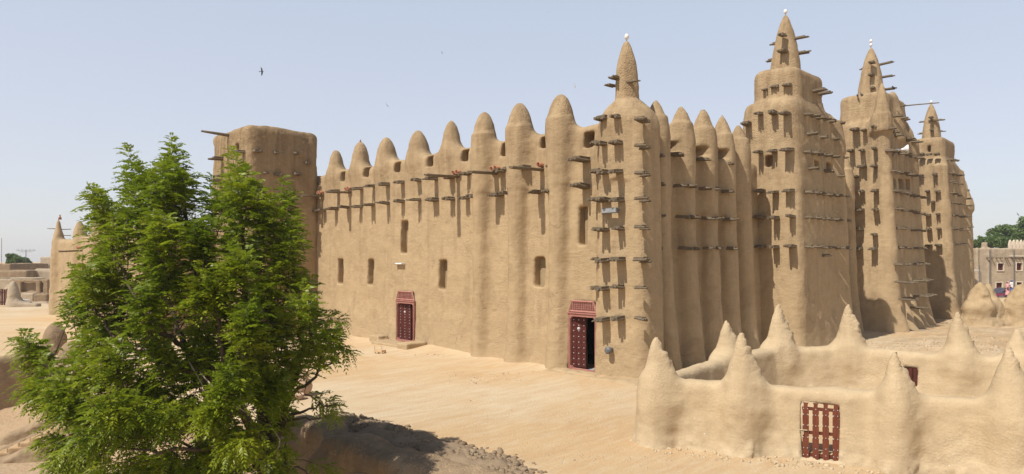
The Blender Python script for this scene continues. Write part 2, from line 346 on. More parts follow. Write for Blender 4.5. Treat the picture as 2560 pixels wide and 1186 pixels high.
# ------------------------------------------------------------ mosque
MOSQUE = empty('mosque', (0, 0, 0), 0, 'huge mud brick mosque with three minarets, cone pinnacles and palm beams above the court', 'mosque')
LB = .022      # batter of the left (lit) facade plane x = LB*z ; qibla facade plane y = QB*z
QB = .055
cones_l = [830, 890, 955, 1035, 1118, 1212, 1303, 1405]
cl = [float(on_x(px, HY, .25)[1]) for px in cones_l]
# --- left facade
v = Vol((-1.1, .9, -.6), (1.7, 24., 11.9), .062)
def slabL(X, Y, Z):
    top = 9.72+.05*np.sin(Y*1.3)
    return smax(smax(LB*Z-X-.10*np.exp(-np.maximum(Z, 0)/.7)+0*Y, X-1.25+0*Y+0*Z, .3), Z-top+0*X, .45)
v.add(slabL, k=0)
for i, y in enumerate(cl):
    pr = [0, 0, 0, 0, .02, .30, .36, .34][i]; rb = [.5, .5, .5, .5, .5, .43, .45, .43][i]; cx = .42-pr*1.05
    v.add(bullet(cx+.12, y, 9.3, [11.05, 11.2, 11.15, 11.1, 11.2, 11.15, 11.15, 11.1][i],  .50+.035*(i*37 % 4), 2.0+.15*(i*7 % 4), .52, .43 if i >= 5 else .10, 7.6), (-1, y-1.4, 7.2), (1.7, y+1.4, 11.6), .5)
    def shaft(X, Y, Z, cx=cx, y=y, rb=rb, i=i):
        r_ = rb*(1+.35*np.exp(-np.maximum(Z, 0)/.8)) if i >= 5 else 0*Z+.05
        return np.maximum(np.sqrt((X-cx)**2+(Y-y-.02*np.sin(Z*1.7+i))**2)-r_+0*Z, Z-10+0*X+0*Y)
    v.add(shaft, (-1, y-1.4, -.6), (1.7, y+1.4, 10.3), .28)
SLITS = [(1001, 1018, 553, 635), (1098, 1117, 650, 725), (920, 934, 649, 714), (845, 859, 647, 711), (1336, 1361, 644, 719), (1445, 1468, 516, 614)]
HOLES = [(846, 857, 431, 452), (904, 918, 419, 442), (980, 995, 407, 429), (1061, 1078, 390, 415), (1147, 1166, 375, 402), (1247, 1265, 356, 389), (1345, 1364, 342, 369), (1455, 1480, 331, 366), (784, 794, 437, 462)]
infill = []
for k, (x0, x1, y0, y1) in enumerate(SLITS+HOLES):
    a = on_x(x0, y0, .12); b = on_x(x1, y1, .12); h = k >= len(SLITS)
    dep = .85 if h else .52
    v.cut(sbox((-.8, b[1], b[2]), (LB*a[2]+dep, a[1], a[2]), .07 if h else .12), (-1, b[1]-.6, b[2]-.6), (1.7, a[1]+.6, a[2]+.6), .06)
    if not h: infill.append((b[1], a[1], b[2], a[2]))
D1 = (13.05, 14.62, .18, 2.78); D2 = (1.46, 2.88, .05, 2.80)
for a, b_, c, d in (D1, D2): v.cut(sbox((-1.1, a, c-.02), (1.7, b_, d-.55), .03), (-1.1, a-.5, c-.5), (1.7, b_+.5, d+.5), .03)
for a, b_, c, d in (D1, D2): v.cut(sbox((-1.1, a+.12, c-.02), (1.7, b_-.12, d-.04), .03), (-1.1, a-.5, c-.5), (1.7, b_+.5, d+.5), .03)
V, Q = v.verts((.035, .020, .010), 1); cz = V[Q].mean(1)
zc_ = 9.98; owner = np.full(len(Q), -1)
for i, y in enumerate(cl): owner[(cz[:, 2] > zc_) & (np.abs(cz[:, 1]-y) < 1.1)] = i
WALL_L = split_obj(V, Q, owner < 0, 'facade_wall', M_ADOBE, MOSQUE)
for i in range(len(cl)): split_obj(V, Q, owner == i, 'pinnacle', M_ADOBE, MOSQUE)
for y0, y1, z0, z1 in infill:
    z_ = (z0+z1)/2; MB().box((LB*z_+.40, y0-.1, z0-.1), (LB*z_+.75, y1+.1, z1+.1)).build('window_infill', M_INFILL, WALL_L)
# finial stone on the second pinnacle
MB().lathe([(.01, 0), (.05, .05), (.05, .12), (.01, .2)], (.54, cl[1], 11.15), 8).build('finial', M_CLAY, MOSQUE, True)

# --- corner pillar with its tall pinnacle
v = Vol((-1.2, -1.3, -.6), (2.9, 2.6, 13.2), .055)
v.add(lambda X, Y, Z: block(-.16, 1.5, -.75, 1.72, 9.95, .012, .5, .9)(X, Y, Z), k=0)
v.add(bullet(.68, .56, 9.5, 10.45, 1.0, 2.4, .5, .80, 7.5), k=.4)
v.add(bullet(.62, .55, 10.6, 12.72, .43, 1.9, .60, .46, 9.8), k=.32)
v.cut(sbox((1.0, -1.2, 8.7), (1.5, .1, 9.5), .06), k=.06) if False else None
v.obj('corner_pillar', M_ADOBE, MOSQUE, (.04, .02, .012), 4); PILLAR = bpy.data.objects['corner_pillar']
def egg(parent, c, s=1., n=1):
    e = MB().tube([(c[0], c[1], c[2]-.15), (c[0], c[1], c[2]+.12*s+.16*s*n)], .018*s, 6)
    e.build('finial_rod', M_METAL, parent, True)
    for i in range(n):
        MB().lathe([(.01, 0), (.06*s, .03*s), (.095*s, .1*s), (.085*s, .17*s), (.045*s, .23*s), (.01, .25*s)], (c[0], c[1], c[2]+.06*s+.27*s*i), 12).build('egg_finial', M_EGG, parent, True)
egg(PILLAR, (.62, .55, 12.68), .95)

# --- qibla facade wall
cq = [float(on_y(px, HY, .15)[0]) for px in (1650, 1712, 1768, 1815)]+[9.3]+[18.6, 20.3, 22.0, 23.6]+[32.6, 34.3, 35.9]+[44.6, 46.4, 48.2, 50.0, 51.8]
zq = [10.75, 10.8, 10.95, 11.0, 10.8]+[11.0]*12
v = Vol((1.2, -1.4, -.6), (55., 1.5, 11.7), .085)
v.add(lambda X, Y, Z: smax(smax(QB*Z-Y-.12*np.exp(-np.maximum(Z, 0)/.7)+0*X, Y-1.35+0*X+0*Z, .3), Z-9.3+0*X+0*Y, .45), k=0)
for i, x in enumerate(cq):
    v.add(bullet(x, .34, 9.0, zq[i], .56, 1.8, .72, .47, 6.5), (x-1.5, -1.4, 6.0), (x+1.5, 1.5, 11.7), .5)
    def shaft(X, Y, Z, x=x, i=i):
        return np.maximum(np.sqrt((X-x-.03*np.sin(Z*.9+i))**2+(Y+.08-.042*Z)**2)-(.46+.22*np.exp(-np.maximum(Z, 0)/1.2)), Z-10+0*X+0*Y)
    v.add(shaft, (x-1.5, -1.4, -.6), (x+1.5, 1.5, 10.2), .20)
for x0, x1, y0, y1 in [(1609, 1627, 341, 374), (1691, 1705, 350, 381), (1752, 1767, 363, 392), (1807, 1816, 372, 398)]:
    a = on_y(x0, y0, .0); b = on_y(x1, y1, .0); v.cut(sbox((a[0], -1., b[2]), (b[0], 1.1, a[2]), .06), (a[0]-.5, -1.3, b[2]-.5), (b[0]+.5, 1.5, a[2]+.5), .06)
v.add(bullet(53.8, .2, 9.6, 12.5, .8, 1.9, .85, 1.25, -.5), (51, -1.4, -.6), (55, 1.5, 11.7), .5)
V, Q = v.verts((.04, .022, .010), 7); cz = V[Q].mean(1); owner = np.full(len(Q), -1)
for i, x in enumerate(cq[:5]): owner[(cz[:, 2] > 9.85) & (np.abs(cz[:, 0]-x) < .93)] = i
WALL_Q = split_obj(V, Q, owner < 0, 'facade_wall', M_ADOBE, MOSQUE)
for i in range(5):
    if (owner == i).any(): split_obj(V, Q, owner == i, 'pinnacle', M_ADOBE, MOSQUE)
# far corner pinnacle of the qibla facade
v = Vol((51.8, -1.9, -.6), (55.5, 2.2, 12.9), .11); v.add(block(52.3, 55.0, -1.2, 1.5, 10.0, .03, .9, .8), k=0); v.add(bullet(53.7, -.15, 9.2, 12.4, .8, 1.9, .85), k=.7)
END = v.obj('corner_pillar', M_ADOBE, MOSQUE, (.05, .03, .02), 5); egg(END, (53.7, -.15, 12.35), 1.)

# --- minarets
def minaret(x0, x1, yf, z1, z2, spire, seed, h, ribs=(), horn=(), notch=(), ins=1.0, yc=0.):
    cx = (x0+x1)/2; v = Vol((x0-.9, yf-1.3, -.6), (x1+.9, 2*yc-yf+.6, max(z2, max([q[3] for q in horn] or [0]))+.6), h)
    v.add(block(x0, x1, yf, 2*yc-yf, z1, .05, .55, .55, flare=.10), k=0)
    v.add(block(x0+ins, x1-ins-.1, yf+.65, 2*yc-yf-.65, z2, .035, .7, .4, z0=z1-3), k=.25)
    for rx, rr, zt, out in ribs:
        v.add(lambda X, Y, Z, rx=rx, rr=rr, zt=zt, out=out: np.maximum(np.sqrt((X-rx)**2+(Y-yf-.30-.05*Z+out*np.exp(-np.maximum(Z, 0)/1.6))**2)-rr+0*Z, Z-zt+0*X+0*Y), (rx-1.2, yf-1.3, -.6), (rx+1.2, yf+1.9, zt+.5), .35)
    for hx, hy, za, zb, r_ in horn: v.add(bullet(hx, hy, za, zb, r_, 1.7, .85), (hx-1.5, hy-1.5, za-1.5), (hx+1.5, hy+1.5, zb+.6), .5)
    for lo, hi in notch: v.cut(sbox(lo, hi, .06), tuple(a-.5 for a in lo), tuple(a+.5 for a in hi), .06)
    o = v.obj('minaret', M_ADOBE, MOSQUE, (.045, .025, .012), seed)
    sx, sy, sr, szt, ne = spire
    v = Vol((sx-sr-.4, sy-sr-.4, z2-.5), (sx+sr+.4, sy+sr+.4, szt+.4), .05); v.add(bullet(sx, sy, z2-.2, szt, sr*.95, 1.55, .68, sr*1.02, z2-.5), k=0)
    s = v.obj('spire', M_ADOBE, o, (.02, .015, .012), seed+3); egg(s, (sx, sy, szt-.05), 1.0, ne)
    return o
def cutx(x0, x1, y0, y1, plane, dep=.6):      # opening in a face x = plane
    a = on_x(x0, y0, plane); b = on_x(x1, y1, plane); return ((plane-.8, b[1], b[2]), (plane+dep, a[1], a[2]))
def cuty(x0, x1, y0, y1, plane, dep=.6):
    a = on_y(x0, y0, plane); b = on_y(x1, y1, plane); return ((a[0], plane-.8, b[2]), (b[0], plane+dep, a[2]))
T1 = minaret(11.1, 17.5, -1.95, 12.3, 14.0, (14.1, .1, .78, 17.15, 1), 21, .075,
    ribs=((17.0, .6, 11.8, .1),), horn=((17.1, -1.0, 10.2, 12.3, .7),),
    notch=(cutx(1913, 1930, 390, 416, 11.6), cuty(2035, 2048, 400, 424, -1.45), cuty(2065, 2079, 404, 430, -1.45), cuty(2040, 2047, 243, 262, -.9, .5)))
T2 = minaret(24.4, 31.7, -2.25, 13.2, 15.1, (27.9, .1, .86, 18.6, 2), 31, .09,
    ribs=((25.2, .42, 13.2, .5), (26.5, .34, 11, .75), (27.9, .42, 13.8, .75), (29.4, .34, 11, .75), (31.2, .5, 12.4, .5)),
    horn=((25.1, -1.35, 12.4, 15.5, .55), (27.7, -1.25, 12.2, 15.4, .62), (31.0, -1.2, 11.6, 14.0, .62)),
    notch=(cuty(2231, 2239, 446, 470, -1.8), cuty(2247, 2256, 447, 472, -1.8), cuty(2266, 2274, 448, 474, -1.8), cutx(2129, 2134, 500, 514, 24.9)))
T3 = minaret(36.9, 43.4, -2.75, 12.1, 13.8, (40.1, -.68, .72, 16.75, 1), 41, .10,
    ribs=((37.6, .42, 11.5, .3), (40.0, .36, 11, .3), (42.6, .5, 11.5, .3)), horn=((42.9, -1.8, 9.6, 11.4, .6),), yc=-.7,
    notch=(cutx(2318, 2324, 364, 381, 37.9),))
# --- square tower block at the left end of the left facade
v = Vol((-4.9, 22.6, -.6), (1.8, 29.4, 12.9), .075)
v.add(block(-4.3, .45, 23.1, 28.9, 12.25, .010, .5, .45, flare=.08), k=0)
for x0, x1, y0, y1 in ((592, 602, 361, 379),):
    lo, hi = cutx(x0, x1, y0, y1, -4.1, .4); v.cut(sbox(lo, hi, .05), k=.06)
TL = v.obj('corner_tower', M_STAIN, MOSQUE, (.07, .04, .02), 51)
# --- lower courtyard wall beyond it
XC = -8.6; ye = float(on_x(140, HY, XC)[1]); y2 = float(on_x(192, HY, XC)[1]); y3 = float(on_x(236, HY, XC)[1])
v = Vol((XC-1.1, 27, -.6), (XC+2.4, ye+1.3, 8.4), .09)
def slabC(X, Y, Z):
    return smax(smax(XC+.02*Z-X+0*Y, X-XC-1.1+0*Y+0*Z, .3), smax(Z-6.0-.11*np.maximum(y2+.8-Y, 0)*.3+0*X, Y-ye-.3+0*X+0*Z, .3), .4)
v.add(slabC, k=0)
v.add(bullet(XC+.15, ye-.1, 5.0, 7.8, .55, 1.4, .9, .66, -.5), k=.3)
v.add(sbox((XC+.3, 27.6, -.6), (XC+2.2, 28.8, 6.3), .3), k=.3)
for yy, zt in ((y2, 7.25), (y3, 7.5), (y3-3.1, 7.5), (y3-6.2, 7.5)):
    v.add(bullet(XC+.2, yy, 5.9, zt, .48, 2.2, .7, .50, -.5), k=.35)
a = on_x(203, 668, XC); b_ = on_x(207, 682, XC); v.cut(sbox((XC-.8, b_[1], b_[2]), (XC+.5, a[1], a[2]), .04), k=.05)
vj = Vol((XC+1.8, 27.0, -.6), (-3.9, 29.4, 6.9), .12); vj.add(sbox((XC+1.9, 27.6, -.5), (-4.0, 28.8, 6.3), .3), k=0)
COURT = v.obj('courtyard_wall', M_ADOBE, MOSQUE, (.05, .03, .015), 61)
vj.obj('courtyard_wall_return', M_ADOBE, COURT, (.05, .03, .015), 62)
MB().lathe([(.13, 0), (.10, .1), (.14, .13), (.04, .22), (.07, .3), (.01, .42)], (XC+.25, ye-.1, 7.65), 10).build('finial', M_CLAY, COURT, True)
for zz, yy, s_ in ((6.9, 0, 1), (6.85, 0, -1), (6.35, 0, -1)): MB().tube([(XC+.2, ye-.1, zz), (XC+.2-.95*s_*.71, ye-.1+.95*s_*.71, zz+.02)], [.045, .03], 6).build('stick', M_WOOD, COURT, True)
# roof, set back inside the parapets
MB().box((1.2, .9, 8.5), (53, 26, 8.8)).build('roof', M_ADOBE, MOSQUE)
# dark rooms behind the two doors
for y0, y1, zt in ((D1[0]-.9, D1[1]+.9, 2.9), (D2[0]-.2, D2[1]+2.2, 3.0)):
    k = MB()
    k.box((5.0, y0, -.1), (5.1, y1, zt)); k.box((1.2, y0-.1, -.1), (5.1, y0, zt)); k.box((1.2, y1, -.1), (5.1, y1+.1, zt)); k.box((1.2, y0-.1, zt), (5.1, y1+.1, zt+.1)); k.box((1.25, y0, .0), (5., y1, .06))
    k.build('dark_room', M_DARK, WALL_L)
# --- palm wood beams
_var = []
def beam_mesh(seed):
    r = random.Random(seed); k = MB(); n = r.choice((3, 3, 4, 4))
    for i in range(n):
        y = (i-(n-1)/2)*.098+r.uniform(-.015, .015); z = r.uniform(-.02, .03); L = r.uniform(.82, 1.04); s = r.uniform(.05, .066)
        pts = [(.35, y, z), (0, y, z), (-L*.5, y+r.uniform(-.012, .012), z+r.uniform(-.015, .01)), (-L, y+r.uniform(-.02, .02), z+r.uniform(-.03, .01))]
        k.tube(pts, [s, s, s*r.uniform(.9, 1.1), s*r.uniform(.6, .95)], 6)
    k.box((-r.uniform(.6, .85), -.045*n, .035), (.3, .045*n, .085+r.uniform(0, .03)))
    me = bpy.data.meshes.new('wooden_beam'); me.from_pydata(k.v, [], k.f); me.update(); me.materials.append(M_WOOD); return me
_var = [beam_mesh(i) for i in range(9)]
BEAMS = []
rb_ = random.Random(5)
def beam(parent, p, ang, L, s=1.):
    BEAMS.append((parent, np.array(p), ang+rb_.uniform(-.06, .06), L*rb_.uniform(.78, 1.12), s*rb_.uniform(.78, 1.12), rb_.choice(_var), rb_.uniform(-.09, .06)))
def bx(parent, plane, bat, pts, L=.75, s=1.):      # beams out of a face x = plane + bat*z, given where they leave it
    for px, py in pts:
        q = on_x(px, py, plane)
        for _ in range(2): q = on_x(px, py, plane+bat*q[2])
        beam(parent, q, 0., L, s)
def by(parent, plane, bat, pts, L=.75, s=1.):
    for px, py in pts:
        q = on_y(px, py, plane)
        for _ in range(2): q = on_y(px, py, plane+bat*q[2])
        beam(parent, q, math.pi/2, L*.60, s*.92)
up = [(846, 479), (904, 473), (935, 466), (970, 462), (1007, 457), (1049, 453), (1092, 448), (1132, 445), (1173, 436), (1193, 433), (1258, 430), (1283, 427), (1325, 421), (1389, 419)]
lo_ = [(812, 526), (842, 523), (871, 520), (903, 518), (934, 513), (970, 511), (1008, 506), (1050, 502), (1091, 502), (1132, 499), (1170, 496), (1191, 494), (1254, 488), (1281, 487), (1352, 482), (1388, 481)]
bx(WALL_L, 0, LB, up, .72); bx(WALL_L, 0, LB, lo_, .74); bx(WALL_L, -.02, LB, [(1466, 404), (1465, 471)], 1.0, 1.35)
rows = [299, 364, 433, 503, 577, 652, 722, 798]
bx(PILLAR, -.14, .012, [(1517, y) for y in rows]+[(1554, y-2) for y in rows], .66, 1.05); bx(PILLAR, -.02, .012, [(1497, y-3) for y in rows[1:7]], .4, .9)
by(PILLAR, -.72, .012, [(1597, y) for y in [300, 366, 434, 498, 568, 650, 721, 797]], .62, .9); by(PILLAR, -.6, .0, [(1608, y) for y in [306, 372, 440, 504, 574, 655]], .5, .75)
by(PILLAR, .25, .0, [(1572, 206)], .85, .6); bx(PILLAR, .25, .0, [(1543, 197)], .45, .6); bx(PILLAR, .4, .0, [(1531, 216)], .4, .5)
by(WALL_Q, -.30, .045, [(1636, 393), (1686, 388), (1749, 400), (1812, 412), (1637, 463), (1633, 543), (1633, 622)], .8)
by(WALL_Q, -.42, .042, [(1694, 466), (1718, 468), (1757, 473), (1783, 475), (1815, 480), (1700, 543), (1722, 545), (1762, 547), (1785, 548), (1820, 550), (1707, 622), (1730, 622), (1767, 621), (1787, 621), (1826, 622)], .75)
bx(T1, 12.2, .03, [(1922, 228), (1945, 222), (1977, 218)], .6)
t1l = [(1873, 313), (1903, 286), (1938, 286), (1968, 286), (1902, 382), (1936, 380), (1973, 376), (1908, 480), (1940, 481), (1975, 478), (1905, 546), (1943, 546), (1981, 543), (1906, 618), (1941, 619), (1981, 617)]
bx(T1, 11.1, .05, t1l, .72)
def rowy(a, b, n): return [(a[0]+(b[0]-a[0])*i/(n-1), a[1]+(b[1]-a[1])*i/(n-1)) for i in range(n)]
by(T1, -1.95, .05, rowy((2012, 287), (2088, 310), 6)+[(2020, 337), (2052, 345), (2080, 349)]+rowy((2013, 382), (2095, 396), 6)+[(2024, 423), (2062, 429), (2090, 441)]+rowy((2014, 482), (2103, 493), 7)+rowy((2014, 545), (2105, 553), 7)+rowy((2014, 617), (2104, 622), 7)+[(2058, 640)], .8)
by(T1, -1.3, .0, [(2040, 228), (2054, 236)], .9)
by(T1, -.25, .0, [(1980, 99), (1984, 137)], 1.5, .8); bx(T1, 13.4, .0, [(1958, 90), (1960, 130)], .5, .9); by(T1, .7, 0, [(1949, 108), (1942, 148)], -.9, .8)
bx(T2, 24.4, .05, [(2141, 326), (2164, 328), (2190, 320), (2131, 379), (2157, 378), (2190, 375), (2158, 417), (2190, 417), (2142, 444), (2156, 479), (2192, 478), (2154, 526), (2191, 525), (2153, 575), (2188, 588), (2188, 622), (2152, 622)], .8)
by(T2, -2.1, .03, rowy((2219, 323), (2241, 340), 3)+rowy((2259, 348), (2282, 356), 3)+rowy((2222, 378), (2288, 396), 6)+rowy((2226, 429), (2295, 444), 6)+rowy((2228, 479), (2298, 495), 7)+rowy((2232, 522), (2298, 536), 7)+rowy((2238, 572), (2256, 573), 3)+rowy((2275, 577), (2296, 578), 3)+rowy((2242, 620), (2262, 621), 3)+rowy((2280, 621), (2300, 622), 3)+rowy((2240, 292), (2258, 302), 3), .85)
by(T2, -2.4, .03, rowy((2243, 662), (2262, 662), 3)+rowy((2282, 662), (2304, 660), 3), .95)
by(T2, -2.75, .05, rowy((2247, 706), (2266, 707), 3)+rowy((2288, 704), (2310, 700), 4)+rowy((2257, 749), (2276, 746), 3)+rowy((2294, 742), (2318, 738), 4)+rowy((2286, 770), (2296, 770), 2), 1.0)
by(T2, -.3, 0, [(2198, 163), (2202, 195), (2205, 226)], 1.5, .8); bx(T2, 27.2, 0, [(2181, 158), (2180, 189), (2183, 222)], .45, .9); by(T2, .8, 0, [(2163, 172), (2163, 204), (2158, 235)], -.6, .8)
bx(T3, 36.9, .05, [(2304, 388), (2323, 387), (2343, 387), (2304, 440), (2340, 437), (2321, 480), (2347, 480), (2334, 506), (2347, 536), (2322, 539), (2349, 574), (2324, 575), (2348, 614), (2324, 615)], .7)
by(T3, -2.72, .05, rowy((2370, 400), (2380, 402), 2)+rowy((2370, 435), (2390, 440), 3)+rowy((2369, 455), (2392, 462), 3)+rowy((2370, 483), (2393, 490), 3)+rowy((2374, 508), (2392, 512), 3)+rowy((2375, 539), (2402, 543), 4)+rowy((2375, 573), (2404, 576), 4)+rowy((2376, 612), (2406, 610), 4), .8)
by(T3, -.9, 0, [(2332, 302), (2336, 331)], 1.5, .8); bx(T3, 39.4, 0, [(2329, 295), (2330, 327)], .45, .9); by(T3, -.4, 0, [(2322, 304), (2321, 333)], -1.5, .8)
by(END, -1.0, .02, [(2412, 477), (2416, 498), (2417, 515), (2418, 541), (2419, 568), (2420, 597), (2419, 652)], .85)
by(TL, 23.1, .01, [(641, 380), (689, 383), (739, 386), (768, 409), (663, 434), (694, 437), (741, 437), (786, 492), (787, 528)], .6, 1.1)
bx(TL, -4.3, .01, [(557, 398), (571, 444), (552, 452), (611, 382)], .75, 1.2)
def dist_(b): return float(np.linalg.norm(b[1]-CAM))
BEAMS.sort(key=dist_)
rest = MB()
for i, (par, pp, ang, L, s, me, tilt) in enumerate(BEAMS):
    M = Matrix.Translation(Vector([float(c) for c in pp])) @ Matrix.Rotation(ang, 4, 'Z') @ Matrix.Rotation(tilt, 4, 'Y') @ Matrix.Diagonal((L, s, s, 1))
    if i < 99:
        o = bpy.data.objects.new('wooden_beam', me); COL.objects.link(o); o.parent = par; o.matrix_local = M
    else: rest.add([M @ vv.co for vv in me.vertices], [tuple(f.vertices) for f in me.polygons])
tag(rest.build('wooden_beams', M_WOOD, MOSQUE), kind='stuff')
# long half pipe gutters with the clay pipes that feed them
def gutter(parent, base, L, pipes, rot=0., r=.13):
    g = MB(); n = 7; V = []; F = []
    xs = [.35, 0, -L*.33, -L*.66, -L]
    for t_ in (0, 1):
        for i, x in enumerate(xs):
            for k in range(n):
                a = math.pi*(1+k/(n-1)); rr = r-(.022 if t_ else 0)
                V.append((x, math.cos(a)*rr, math.sin(a)*rr*.9+.02*math.sin(i*1.3)-.02*i*.5))
    N = len(xs)*n
    for i in range(len(xs)-1):
        for k in range(n-1):
            q = (i*n+k, i*n+k+1, (i+1)*n+k+1, (i+1)*n+k); F.append(q); F.append(tuple(N+j for j in reversed(q)))
    for i in range(len(xs)-1):
        for k in (0, n-1): F.append((i*n+k, (i+1)*n+k, N+(i+1)*n+k, N+i*n+k))
    for k in range(n-1): F.append((k+4*n, k+1+4*n, N+k+1+4*n, N+k+4*n)); F.append((k+1, k, N+k, N+k+1))
    M = Matrix.Translation(Vector([float(c) for c in base])) @ Matrix.Rotation(rot, 4, 'Z')
    o = g.add([M @ Vector(q) for q in V], F).build('gutter', M_WOOD, parent, True)
    for k, (dy, dz) in enumerate(pipes):
        c = M @ Vector((0, dy, dz)); out = []
        ring = [(.08, .35), (.10, 0), (.105, -.28), (.085, -.28), (.075, .30)]
        MB().lathe([(r_, -z_) for r_, z_ in ring], c, 12, M=Matrix.Rotation(-math.pi/2, 4, 'Y')).build('clay_pipe', M_CLAY, o, True)
bxp = lambda px, py: on_x(px, py, .02+LB*8)
for (bp, tp, nn) in (((806, 489), (755, 494), 2), ((876, 480), (815, 490), 2), ((1147, 441), (1064, 451), 2), ((1243, 432), (1177, 444), 2), ((1356, 423), (1277, 437), 1)):
    a = bxp(*bp); r_ = ray(tp[0], HY); t_ = None
    # the length whose tip is seen at tp
    Ls = np.linspace(.5, 4, 200); px_ = [(CX+FPX*float(np.dot((np.array([a[0]-L, a[1], a[2]])-CAM), RT))/float(np.dot((np.array([a[0]-L, a[1], a[2]])-CAM), FW))) for L in Ls]
    L = float(Ls[int(np.argmin(np.abs(np.array(px_)-tp[0])))])
    gutter(WALL_L, a, min(L, 2.6), [(.12*(1 if nn > 1 else 0), .16), (-.13, .17)][:nn])
a = on_x(566, 338, -4.25); MB().tube([a+[.4, 0, 0], a+[0, 0, 0], a+[-.7, .0, .02], a+[-1.45, 0, .04]], [.1, .1, .085, .06], 8).build('gutter', M_WOOD, TL, True)
a = on_x(203, 622, XC); gutter(COURT, a+np.array([0, 0, -.1]), 1.35, [(0, .17)])
a = on_y(2232, 268, -1.1); MB().tube([a+[0, .6, 0], a+[0, 0, 0], a+[.05, -1.2, -.05], a+[.1, -2.6, -.14]], [.05, .05, .04, .03], 6).build('pole', M_WOOD, T2, True)

# --- doors
def door(y0, y1, z0, z1, xw, open_to, studs, LW):
    """red timber door case: frame, lattice transom above, studded leaf standing inside"""
    zt = z1-.52; w = .10
    f = MB()
    f.box((xw-.05, y0, z0), (xw+.10, y0+w, zt)); f.box((xw-.05, y1-w, z0), (xw+.10, y1, zt)); f.box((xw-.052, y0+w, zt-.11), (xw+.098, y1-w, zt+.0)); f.box((xw-.052, y0+w, z0), (xw+.098, y1-w, z0+.09))
    f.box((xw-.09, y0-.04, zt+.002), (xw+.2, y1+.04, zt+.05)); f.box((xw-.075, y0+.035, z0+.1), (xw-.051, y0+.06, zt-.1)); f.box((xw-.075, y1-.06, z0+.1), (xw-.051, y1-.035, zt-.1))
    for yy, s in ((y0+w, 1), (y1-w, -1)):
        for zz, sz in ((zt-.11, -1), (z0+.09, 1)):
            f.add([(xw-.045, yy, zz), (xw-.045, yy+s*.09, zz), (xw-.045, yy, zz+sz*.09), (xw+.09, yy, zz), (xw+.09, yy+s*.09, zz), (xw+.09, yy, zz+sz*.09)], [(0, 1, 2), (5, 4, 3), (0, 3, 4, 1), (1, 4, 5, 2), (2, 5, 3, 0)])
    fr = f.build('door', M_RED, MOSQUE, bevel=.006)
    la = MB(); b0, b1 = y0+.0, y1-.0; t0, t1 = y0+.20, y1-.20; za, zb = zt+.06, z1
    def bar(p, q, r_=.032): la.tube([(xw-.02, *p), (xw-.02, *q)], r_, 4)
    for p, q in (((b0+.03, za+.03), (b1-.03, za+.03)), ((t0, zb-.03), (t1, zb-.03)), ((b0+.03, za), (t0, zb)), ((b1-.03, za), (t1, zb))): bar(p, q, .045)
    nb = 13
    for i in range(1, nb):
        u = i/nb; yb = b0+(b1-b0)*u
        frac = 1. if t0 <= yb <= t1 else ((yb-b0)/(t0-b0) if yb < t0 else (b1-yb)/(b1-t1))
        la.box((xw-.03, yb-.016, za), (xw-.01, yb+.016, za+(zb-za)*frac-.01))
    for i in range(1, 6):
        u = i/6; la.box((xw-.012, b0+(t0-b0)*u, za+(zb-za)*u-.014), (xw+.008, b1-(b1-t1)*u, za+(zb-za)*u+.014))
    la.add([(xw+.03, b0+.05, za), (xw+.03, b1-.05, za), (xw+.03, t1, zb), (xw+.03, t0, zb)], [(0, 1, 2, 3)])
    la.build('transom_lattice', M_RED, fr)
    # leaf hinged on the far jamb (largest y), swung inwards by open_to
    L = (y1-y0-2*w); H = zt-.12-z0-.1
    M = Matrix.Translation((xw+.08, y1-w+.03, z0+.1)) @ Matrix.Rotation(open_to, 4, 'Z')
    lf = MB(); lf.box((0, -L*LW, 0), (.05, 0, H), 0, M)
    for i in range(3): lf.box((-.012, -L*LW+.004+i*L*LW/3, .01), (0, -L*LW+(i+1)*L*LW/3-.006, H-.01), 0, M)
    st = lf; nr = studs
    for r_ in range(nr):
        for c in range(3):
            if r_ == 4 and nr == 12 and c != 1: continue
            cc = M @ Vector((-.012, -L*LW*.86+c*L*LW*.35, .12+r_*(H-.25)/(nr-1)))
            st.lathe([(.024, -.005), (.022, .008), (.012, .018), (.002, .021)], cc, 7, 1, M=M.to_3x3().to_4x4() @ Matrix.Rotation(-math.pi/2, 4, 'Y'))
    le = lf.build('door_leaf', None, fr, mats=[M_MAROON, M_STUD])
    cc = M @ Vector((-.012, -L*LW*.5, H*.76)); MB().lathe([(.07, -.005), (.07, .01), (.03, .03), (.002, .04)], cc, 14, M=M.to_3x3().to_4x4() @ Matrix.Rotation(-math.pi/2, 4, 'Y')).build('door_knocker', M_STUD, le, True)
    return fr
DR1 = door(13.05, 14.62, .18, 2.78, .0, math.radians(4), 12, .74)
DR2 = door(1.46, 2.88, .05, 2.80, .0, math.radians(14), 9, .52)
MB().box((.35, 1.62, .07), (1.7, 2.2, .085)).build('blue_mat', plain('blue_cloth', (.22, .33, .52), (.30, .40, .55), 8), DR2)
for d, l in ((DR1, 'faded red door with studded maroon leaf above the mud step'), (DR2, 'faded red door standing half open on a black interior by the corner pillar')): d['label'] = l

